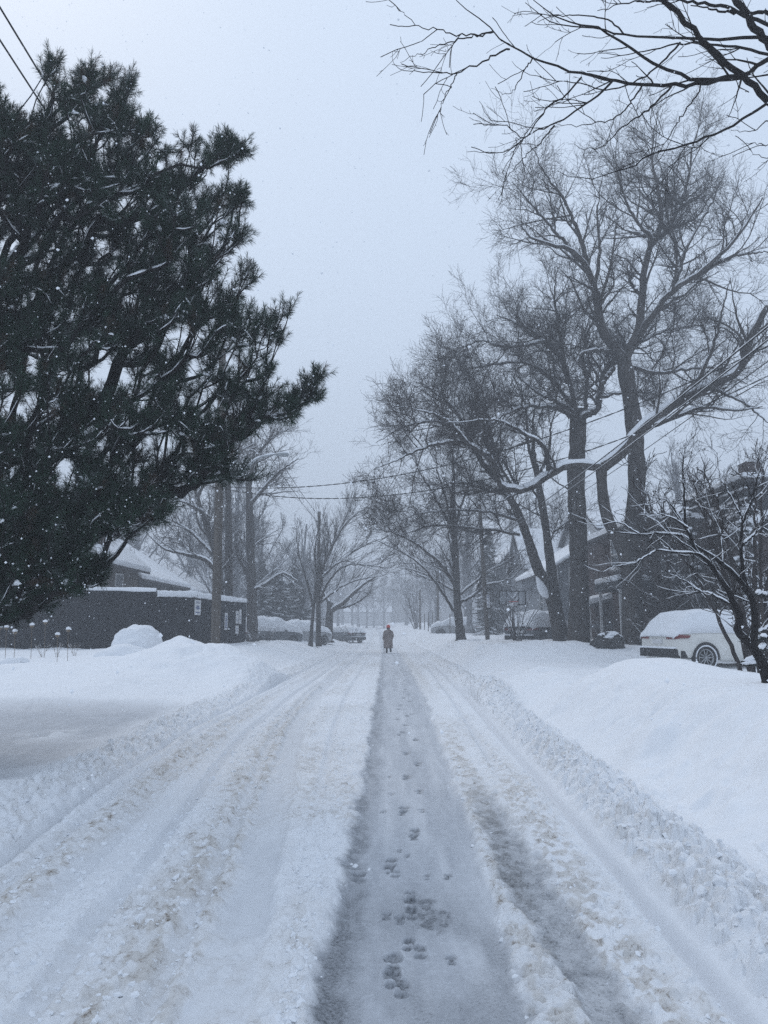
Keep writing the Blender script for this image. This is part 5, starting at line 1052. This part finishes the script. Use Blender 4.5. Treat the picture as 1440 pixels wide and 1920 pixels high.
# ------------------------------------------------------------------ person
def person():
    X, Y = -.0+P(728, 1200, 47)[0], 47.0; z = gzd(X, Y)
    t = empty('person', (X, Y, z), 'person in long brown coat and red hat walking away up the road with a stick', 'person')
    # joints in metres, seen from behind, mid stride
    J = dict(pelvis=(0, 0, .92), waist=(0, 0, 1.06), chest=(0, .02, 1.26), neck=(0, .04, 1.42), head=(0, .06, 1.50), top=(0, .06, 1.60), crown=(0, .05, 1.68),
             lh=(-.09, 0, .88), lk=(-.10, .06, .48), la=(-.10, -.08, .10), lt=(-.10, .06, .05), rh=(.09, 0, .88), rk=(.12, .12, .52), ra=(.15, .26, .14), rt=(.15, .38, .10),
             ls=(-.19, .02, 1.34), le=(-.27, .0, 1.08), lw=(-.31, .08, .86), lp=(-.315, .10, .80), rs=(.19, .02, 1.34), re=(.28, -.02, 1.09), rw_=(.24, .10, .88), rp_=(.23, .13, .82))
    R = dict(pelvis=.15, waist=.14, chest=.16, neck=.06, head=.085, top=.095, crown=.05, lh=.09, lk=.06, la=.045, lt=.04, rh=.09, rk=.06, ra=.045, rt=.04, ls=.07, le=.05, lw=.034, lp=.036, rs=.07, re=.05, rw_=.034, rp_=.036)
    E = [('pelvis','waist'),('waist','chest'),('chest','neck'),('neck','head'),('head','top'),('top','crown'),('pelvis','lh'),('lh','lk'),('lk','la'),('la','lt'),('pelvis','rh'),('rh','rk'),('rk','ra'),('ra','rt'),('chest','ls'),('ls','le'),('le','lw'),('lw','lp'),('chest','rs'),('rs','re'),('re','rw_'),('rw_','rp_')]
    for s_, hp in ((-1, 'lp'), (1, 'rp_')):
        b = np.array(J[hp])
        for k in range(5):
            o = (k-1.5)*.018 if k < 4 else 0; ln_ = [.034, .04, .038, .03, .028][k]
            if k < 4: p1 = b+[s_*0, o, -.035]; p2 = p1+[-s_*.010, .006, -ln_*.6]; p3 = p2+[-s_*.018, .004, -ln_*.35]
            else: p1 = b+[-s_*.022, .032, -.012]; p2 = p1+[-s_*.012, .012, -.018]; p3 = p2+[-s_*.004, .004, -.014]
            pr = hp
            for q, (pp, rad) in enumerate(((p1, .0095), (p2, .0085), (p3, .0075))): nm = f'{hp}{k}{q}'; J[nm] = tuple(pp); R[nm] = rad; E.append((pr, nm)); pr = nm
    ks = list(J); me = bpy.data.meshes.new('body'); me.from_pydata([J[k] for k in ks], [(ks.index(a), ks.index(b)) for a, b in E], []); o = bpy.data.objects.new('body', me); COL.objects.link(o); o.parent = t
    md = o.modifiers.new('skin', 'SKIN'); sv = me.skin_vertices[0].data
    for i, k in enumerate(ks): sv[i].radius = (R[k], R[k]); sv[i].use_root = (k == 'pelvis')
    ss_ = o.modifiers.new('sub', 'SUBSURF'); ss_.levels = ss_.render_levels = 1; me.materials.append(M['skin'])
    wl = np.array([X, Y, z])
    def loft(name, rings, mt, S=20, par=t):
        V = np.array([[(c[0]+a*math.cos(q), c[1]+b*math.sin(q)+f*math.cos(3*q), c[2]) for q in np.arange(S)*2*math.pi/S] for c, a, b, f in rings])+wl
        I = np.arange(len(rings)*S).reshape(-1, S); I2 = np.roll(I, -1, 1); ob = mk(name, V.reshape(-1, 3), [np.stack([I[:-1], I2[:-1], I2[1:], I[1:]], -1).reshape(-1, 4)], M[mt], par)
        s_ = ob.modifiers.new('t', 'SOLIDIFY'); s_.thickness = .012; return ob
    ct = loft('coat', [((0, .03, 1.47), .075, .07, 0), ((0, .03, 1.43), .11, .09, 0), ((0, .02, 1.38), .21, .12, 0), ((0, .02, 1.28), .245, .155, 0), ((0, .01, 1.10), .235, .165, .004), ((0, .01, .90), .25, .18, .008), ((0, .02, .70), .262, .20, .012), ((0.01, .02, .50), .268, .21, .016), ((.01, .02, .30), .262, .215, .018)], 'coat')
    for s_, seq, nm in ((-1, ('ls', 'le', 'lw'), 'l'), (1, ('rs', 're', 'rw_'), 'r')):
        pts = resample(np.array([J[q] for q in seq]), 10)+wl; mm = MB(); mm.add(*tubes(pts[None], np.interp(np.linspace(0, 1, 10), [0, .5, 1], [.095, .078, .062])[None], 12)); mm.build('sleeve', M['coat'], t, True)
    MB().tube(np.array([(.20, -.10, 1.36), (.08, -.145, 1.25), (-.10, -.165, 1.12), (-.20, -.14, 1.0)])+wl, .016, 6).build('strap', M['dark'], t, True)
    for side in ('l', 'r'):
        pts = resample(np.array([J[side+'h'], J[side+'k'], J[side+'a']]), 10)+wl; MB().add(*tubes(pts[None], np.interp(np.linspace(0, 1, 10), [0, .5, 1], [.10, .078, .062])[None], 12)).build('trouser_leg', M['dark'], t, True)
        a = np.array(J[side+'a']); b = np.array(J[side+'t']); MB().tube(np.array([a+[0, 0, .08], a+[0, .0, -.02], (a+b)/2+[0, .02, -.03], b+[0, .03, -.01]])+wl, [.06, .065, .055, .035], 12).build('boot', M['dark'], t, True)
    loft('hair', [((0, .055, 1.63), .10, .105, 0), ((0, .05, 1.56), .10, .10, .002), ((0, .04, 1.48), .085, .08, .003), ((0, .03, 1.43), .075, .06, .003)], 'dark')
    loft('hat', [((0, .055, 1.745), .01, .01, 0), ((0, .055, 1.735), .06, .06, 0), ((0, .055, 1.70), .10, .105, 0), ((0, .055, 1.65), .112, .118, 0), ((0, .055, 1.60), .113, .12, 0), ((0, .055, 1.598), .12, .127, 0), ((0, .055, 1.57), .12, .127, 0)], 'redhat')
    f = MB(); f.tube(np.array([(0, .15, 1.56), (0, .175, 1.535)])+wl, [.012, .016], 8); f.build('nose', M['skin'], t, True)
    for s_ in (-1, 1): MB().tube(np.array([(s_*.033, .135, 1.575), (s_*.033, .145, 1.575)])+wl, [.011, .008], 8).build('eye', M['dark'], t, True)
    MB().tube(np.array([(-.022, .148, 1.505), (0, .153, 1.503), (.022, .148, 1.505)])+wl, .004, 6).build('mouth', M['redhat'], t, True)
    st = empty('walking_stick', tuple(wl+[-.30, .12, 0]), 'dark walking stick held in the left hand of the person in the road', 'walking stick')
    MB().tube(np.array([(-.315, .16, .80), (-.315, .115, .81), (-.31, .105, .77), (-.25, .16, -.02)])+wl, [.013, .014, .013, .010], 8).build('shaft', M['dark'], st, True)
    MB().tube(np.array([(-.252, .158, .04), (-.249, .161, -.03)])+wl, .018, 8).build('ferrule', M['rubber'], st, True)
person()

# ------------------------------------------------------------------ basketball hoop
X, D = P(963, 1180, 38)[0], 38.0; z0 = gz(X, D)-.1
t = empty('basketball_hoop', (X, D, z0), 'free standing basketball hoop with a clear backboard, snow on its arms', 'basketball hoop')
bl, br_, bt, bb_ = P(936, 1108, 37.3), P(985, 1108, 37.3), P(0, 1108.5, 37.3)[2], P(0, 1134, 37.3)[2]
MB().tube([[X, D, z0], [X, D, P(0, 1128, D)[2]]], .06, 10).build('post', M['plastic'], t, True)
mb = MB()
for a, b in (((bl[0], 37.3, bt), (br_[0], 37.3, bt)), ((bl[0], 37.3, bb_), (br_[0], 37.3, bb_)), ((bl[0], 37.3, bt), (bl[0], 37.3, bb_)), ((br_[0], 37.3, bt), (br_[0], 37.3, bb_))): mb.tube([a, b], .03, 6)
xm = (bl[0]+br_[0])/2
for dx_ in (-.3, .3): mb.tube([(xm+dx_, 37.28, bt), (xm+dx_, 37.28, bb_)], .012, 5)
mb.build('backboard_frame', M['plastic'], t, True)
def clear_mat():
    m = bpy.data.materials.new('clear acrylic'); m.use_nodes = True; n = m.node_tree.nodes; l = m.node_tree.links; b = n['Principled BSDF']; b.inputs['Base Color'].default_value = (.6, .65, .7, 1); b.inputs['Alpha'].default_value = .22; b.inputs['Roughness'].default_value = .2; return m
M['acrylic'] = clear_mat(); MB().box((bl[0]+.03, 37.31, bb_+.03), (br_[0]-.03, 37.325, bt-.03)).build('backboard', M['acrylic'], t)
am = MB(); zc = P(0, 1124, 37.3)[2]
for s_ in (-.3, .3): am.tube([(X, D, zc-.35), (xm+s_, 37.34, zc)], .03, 6); am.tube([(X, D, zc-.05), (xm+s_, 37.34, zc+.35)], .03, 6)
am.build('arm', M['plastic'], t, True)
th = np.linspace(0, 2*math.pi, 25); MB().tube(np.stack([xm+.23*np.cos(th), 36.98+.23*np.sin(th), np.full(25, bb_+.15)], -1), .012, 6, False).build('rim', M['redhat'], t, True)
nb_ = MB()
for k in range(10): a = k*.628; nb_.tube([(xm+.23*math.cos(a), 36.98+.23*math.sin(a), bb_+.15), (xm+.13*math.cos(a+.3), 36.98+.13*math.sin(a+.3), bb_-.25)], .006, 4)
nb_.build('net', M['trim'], t, True)
sn = MB(); [sn.add(*snowcap(resample(np.array([(X, D, zc-.02+q), (xm+s_, 37.36, zc+.38+q)]), 8)[None], np.full((1, 8), .05), .07, 1)) for s_ in (-.3, .3) for q in (0, -.33)]
sn.tube([(xm-.18, 37.2, zc-.28), (xm, 37.15, zc-.24), (xm+.18, 37.2, zc-.28)], [.04, .09, .04], 8); sn.build('snow_cover', M['snow'], t, True)
# leafless shrub in front of the hoop, and other shrubs
def shrub(px, D, h, n_, label, seed, name='bare_shrub', sn=.03, spread=.9, group=None, mt='twig', x=None, curl=.15):
    X = (px-720)/F_PX*D if x is None else x; z0 = gzd(X, D)-.08; t = empty(name, (X, D, z0), label, 'shrub', group); r = np.random.default_rng(seed); lim = []
    for k in range(n_):
        a = r.uniform(0, 6.28); s_ = spread*h*r.uniform(.3, 1); d = np.array([math.cos(a)*s_, math.sin(a)*s_, 0]); b = np.array([X, D, z0])+d*.08
        lim.append((np.array([b, b+d*.3+[0, 0, h*.4], b+d*.7+[0, 0, h*.8], b+d+[0, 0, h*r.uniform(.85, 1.1)]]), .012*h, .004*h))
    grow(t, lim, [], [dict(per_m=4/h**.5, tmin=.2, tmax=1, length=h*.4, ang=.5+curl*.8, up=.3, m=6, rr=.6, curl=curl, rmin=.004*max(1, h*.7), S=3), dict(per_m=5/h**.5*(1+curl*4), tmin=.1, tmax=1, length=h*.16, ang=.6, up=.2, m=4, rr=.6, curl=curl+.05, rmin=.0035*max(1, h*.7), S=3)], seed, (mt, mt), sn, 1)
    return t
shrub(966, 36.5, 2.3, 14, 'bare shrub with snow whitened branches at the foot of the basketball hoop', 71, sn=.05)
shrub(505, 46, 1.0, 12, 'thin bare bush in front of the dark domed car at the left', 72); shrub(480, 45, .9, 10, 'low bare bush just past the end of the black hoarding', 73)
shrub(660, 70, 1.6, 10, 'hazy bare bush by the far left kerb', 74); shrub(1215, 27.5, 1.1, 12, 'brown leafless bush behind the tail of the SUV', 75); shrub(1150, 36, 1.3, 16, 'low twiggy hedge behind the snowy boulder', 76)
shrub(1180, 34, 1.2, 14, 'twiggy hedge plant hidden behind the trunk of the forked elm', 77); shrub(780, 100, 5, 9, 'hazy many stemmed shrub on the far right verge', 78, spread=.7)
shrub(1330, 26.5, 2.6, 16, 'tall dark thicket between the brick house and the SUV', 79, spread=.5, sn=.03, curl=.38); shrub(1245, 28.5, 6.6, 8, 'dark bushy tree against the brick house wall', 80, name='small_tree', spread=.35, sn=.02, curl=.38); shrub(1405, 16, 4.2, 16, 'snowy tangled shrub rising behind the near crooked tree at the right edge', 81, spread=.5, sn=.03, curl=.35)
for k, px in enumerate((92, 118, 150)):
    shrub(px, 25.5+.3*k, .5, 5, 'dry bare garden stalks against the hoarding at the left', 90+k, name='garden_stalks', group='dry stalks below the hoarding', mt='straw', sn=.012, spread=.8)

# snow covered dome bush, boulder, flower heads with snow caps
def blob(name, c, s, seed, mt, parent=None, amp=.2, fr=2.0, n_=40, flat=-.3):
    u, v = np.meshgrid(np.linspace(0, math.pi, n_), np.linspace(0, 2*math.pi, n_*2+1)[:-1], indexing='ij'); d = np.stack([np.sin(u)*np.cos(v), np.sin(u)*np.sin(v), np.cos(u)], -1)
    k = 1+amp*(fbm(d[..., 0]*fr+5+seed, d[..., 1]*fr+d[..., 2]*fr*1.3, 4, seed)-.5)*2; V = d*k[..., None]*np.array(s); V[..., 2] = np.maximum(V[..., 2], flat*s[2])+c[2]; V[..., 0] += c[0]; V[..., 1] += c[1]
    I = np.arange(u.size).reshape(u.shape); I2 = np.roll(I, -1, 1); return mk(name, V.reshape(-1, 3), [np.stack([I[:-1], I2[:-1], I2[1:], I[1:]], -1).reshape(-1, 4)], M[mt], parent)
Xb, Db = P(258, 1180, 26)[0], 26.0; zb_ = gzd(Xb, Db)
t = empty('dome_bush', (Xb, Db, zb_), 'round evergreen bush buried under a smooth dome of snow in front of the hoarding', 'bush')
r = np.random.default_rng(8); n_ = 2600; a = r.uniform(0, 6.283, n_); e = r.random(n_); d = np.stack([np.cos(a)*np.sqrt(1-e**2*.6), np.sin(a)*np.sqrt(1-e**2*.6), e*.8], -1)
c = np.array([Xb, Db, zb_-.05])+d*[.86, .8, .90]*r.uniform(.8, .98, (n_, 1)); dd = nrm(d+r.normal(size=d.shape)*.6); wv = nrm(np.cross(dd, r.normal(size=d.shape)))*.012
V = np.stack([c-wv, c+wv, c+dd*.11], 1).reshape(-1, 3); MB().add(V, np.arange(len(V)).reshape(-1, 3)).build('foliage', M['spruce'], t)
blob('snow_dome', (Xb+.03, Db, zb_+.16), (.90, .86, .84), 4, 'snow', t, .16, 1.9, 48, -.02); blob('snow_skirt', (Xb-.1, Db-.9, zb_-.12), (1.0, .8, .50), 6, 'snow', t, .15, 1.5, 30, -.1)
Xb, Db = P(1138, 1190, 27.0)[0], 27.0; zb_ = gzd(Xb, Db); t = empty('boulder', (Xb, Db, zb_), 'dark boulder capped with snow between the two elm trunks', 'boulder')
blob('stone', (Xb, Db, zb_+.05), (.52, .42, .42), 12, 'rock', t, .6, 2.2, 30, -.9); blob('snow_cap', (Xb+.12, Db+.06, zb_+.33), (.42, .36, .20), 13, 'snow', t, .25, 1.7, 24, -.4)
for k, (px, py, D) in enumerate([(12, 1178, 24), (60, 1174, 24.5), (85, 1168, 25), (128, 1182, 24), (0, 1178, 25), (28, 1186, 23), (108, 1192, 23.5)]):
    p = P(px, py, D); zg = gzd(p[0], D); t = empty('seed_head', (p[0], D, zg), 'dried flower head on a stalk wearing a round cap of snow, by the hoarding', 'plant', 'snow capped flower heads at the left')
    MB().tube([[p[0]+.04, D, zg-.05], [p[0]+.02, D, (zg+p[2])/2], [p[0], D, p[2]]], .007, 6).build('stalk', M['straw'], t, True); blob('flower_head', (p[0], D, p[2]), (.06, .06, .05), 30+k, 'straw', t, .3, 2, 10, -1); blob('snow_cap', (p[0], D, p[2]+.05), (.075, .07, .06), 40+k, 'snow', t, .3, 2, 12, -.4)
for k, (px, py, D, s_) in enumerate([(22, 1203, 22, .26), (45, 1199, 22.5, .2), (2, 1204, 22, .2)]):
    p = P(px, py, D); zg = gzd(p[0], D); o = blob('snow_mound', (p[0], D, zg+.02), (s_, s_*.8, s_*.75), 60+k, 'snow', None, .2, 2, 20, -.5); tag(o, ['largest of the small snow mounds at the left edge below the hoarding', 'rightmost small snow mound below the hoarding', 'leftmost small snow mound below the hoarding'][k], 'snow mound')

# ------------------------------------------------------------------ loose clods and falling flakes
def scatter(name, label, pts, sizes, mt, seed, amp=.35, sq=(1, 1, .75)):
    r = np.random.default_rng(seed); t_ = (1+5**.5)/2
    iv = nrm(np.array([(-1,t_,0),(1,t_,0),(-1,-t_,0),(1,-t_,0),(0,-1,t_),(0,1,t_),(0,-1,-t_),(0,1,-t_),(t_,0,-1),(t_,0,1),(-t_,0,-1),(-t_,0,1)], float))
    f = np.array([(0,11,5),(0,5,1),(0,1,7),(0,7,10),(0,10,11),(1,5,9),(5,11,4),(11,10,2),(10,7,6),(7,1,8),(3,9,4),(3,4,2),(3,2,6),(3,6,8),(3,8,9),(4,9,5),(2,4,11),(6,2,10),(8,6,7),(9,8,1)])
    n = len(pts); a = r.uniform(0, 6.28, n); ca, sa = np.cos(a), np.sin(a); B = iv[None]*(1+amp*(r.random((n, 12, 1))-.5)*2)*np.array(sq)*(.7+.6*r.random((n, 1, 3)))
    V = np.stack([B[..., 0]*ca[:, None]-B[..., 1]*sa[:, None], B[..., 0]*sa[:, None]+B[..., 1]*ca[:, None], B[..., 2]], -1)*sizes[:, None, None]+pts[:, None]
    o = mk(name, V.reshape(-1, 3), [(f[None]+(np.arange(n)*12)[:, None, None]).reshape(-1, 3)], M[mt], None, False); return tag(o, label, 'snow', kind='stuff')
r = np.random.default_rng(99); pts = []; szs = []
def addc(x, y, s): pts.append(np.stack([x, y, gzd(x, y)+s*.0], -1)); szs.append(s)
n = 2600; y = 3+17*r.random(n)**1.4; x = ln('rf', y)+.16+.62*r.beta(1.6, 1.6, n); addc(x, y, .006+.026*r.random(n)**4)
n = 160; y = 3+22*r.random(n)**1.3; x = np.where(r.random(n) < .5, ln('pr', y)+.03+.06*r.normal(size=n), ln('pl', y)-.08+.10*r.normal(size=n)); addc(x, y, .006+.014*r.random(n)**2)
n = 1500; y = 3+13*r.random(n)**1.4; x = ln('t1', y)+.25+(ln('pl', y)-ln('t1', y)-.35)*r.random(n); addc(x, y, .005+.012*r.random(n)**3)
n = 2200; y = 3+13*r.random(n)**1.4; x = ln('lf', y)+.1+(ln('t1', y)-ln('lf', y)-.3)*r.random(n); addc(x, y, .006+.018*r.random(n)**3)
n = 900; y = 4+14*r.random(n)**1.4; x = ln('lf', y)-.12-.45*r.beta(1.3, 2, n); addc(x, y, .006+.028*r.random(n)**5)
n = 400; y = 3+13*r.random(n)**1.4; x = ln('pr', y)+.4+(ln('rf', y)-ln('pr', y)-.5)*r.random(n); addc(x, y, .005+.016*r.random(n)**3)
scatter('snow_clods', 'loose white clods of snow scattered along the ploughed edges and ruts', np.concatenate(pts), np.concatenate(szs), 'snow', 1, .55)
n = 44000; Y = 1.2+24*r.random(n)**.62; px = r.uniform(-250, 1690, n); py = r.uniform(-150, 1500, n); q = np.array([P(a, b, c) for a, b, c in zip(px, py, Y)]); q = q[q[:, 2] > np.maximum(.5, gzd(q[:, 0], q[:, 1])+.1)]
n = len(q); sz = (.0017+.0048*r.random(n)**4); o8 = np.array([[1,0,0],[-1,0,0],[0,1,0],[0,-1,0],[0,0,1],[0,0,-1]], float); f8 = np.array([[0,2,4],[2,1,4],[1,3,4],[3,0,4],[2,0,5],[1,2,5],[3,1,5],[0,3,5]])
V = (q[:, None]+o8[None]*sz[:, None, None]*(.5+.9*r.random((n, 6, 1)))).reshape(-1, 3); o = mk('falling_snow', V, [(f8[None]+(np.arange(n)*6)[:, None, None]).reshape(-1, 3)], M['flake'], None, False); tag(o, 'countless small snowflakes falling through the air in front of everything', 'snow', kind='stuff')

# the wood that closes the view beyond the last house
r = np.random.default_rng(123); n = 9000; X = r.uniform(-150, 150, n); Y = r.uniform(240, 300, n); H = 5+9*r.random(n)**1.3; z0 = ground(X, Y, False)-.2
b = np.stack([X, Y, z0], -1); ln2 = np.stack([r.normal(size=n)*.12*H, r.normal(size=n)*.1*H, H], -1); Pn = np.stack([b, b+ln2*.5+r.normal(size=(n, 3))*.3, b+ln2], 1)
mbw = MB().add(*tubes(Pn, np.array([[.16, .10, .03]])*(.6+.8*r.random((n, 1))), 3)); k = r.integers(0, n, 60000); u = .25+.75*r.random(len(k)); p = b[k]+ln2[k]*u[:, None]; d = nrm(r.normal(size=p.shape)*[1, 1, .4]+[0, 0, .7])*(1+2*r.random((len(k), 1))); wv = nrm(np.cross(d, [0, 1., 0.1]))*.035
V = np.stack([p-wv, p+wv, p+d], 1).reshape(-1, 3); mbw.add(V, np.arange(len(V)).reshape(-1, 3)); o = mbw.build('far_wood', M['twig_far']); tag(o, 'pale far off wood closing the end of the street', 'wood', kind='stuff')

# ------------------------------------------------------------------ the snowy air
me = bpy.data.meshes.new('haze'); lo, hi = (-230, -45, -2.0), (230, 470, 32)
V = [(x, y, z) for z in (lo[2], hi[2]) for y in (lo[1], hi[1]) for x in (lo[0], hi[0])]
me.from_pydata(V, [], [(0,2,3,1),(4,5,7,6),(0,1,5,4),(2,6,7,3),(0,4,6,2),(1,3,7,5)]); hz = bpy.data.objects.new('haze', me); COL.objects.link(hz)
hz['kind'] = 'stuff'; hz['label'] = 'pale air thick with fine snow, fading the far end of the street'
m = bpy.data.materials.new('haze'); m.use_nodes = True; n = m.node_tree.nodes; n.clear(); oo = n.new('ShaderNodeOutputMaterial'); pv = n.new('ShaderNodeVolumePrincipled')
pv.inputs['Color'].default_value = (.78, .80, .83, 1); pv.inputs['Density'].default_value = .0058; pv.inputs['Anisotropy'].default_value = .0
m.node_tree.links.new(pv.outputs[0], oo.inputs['Volume']); me.materials.append(m)
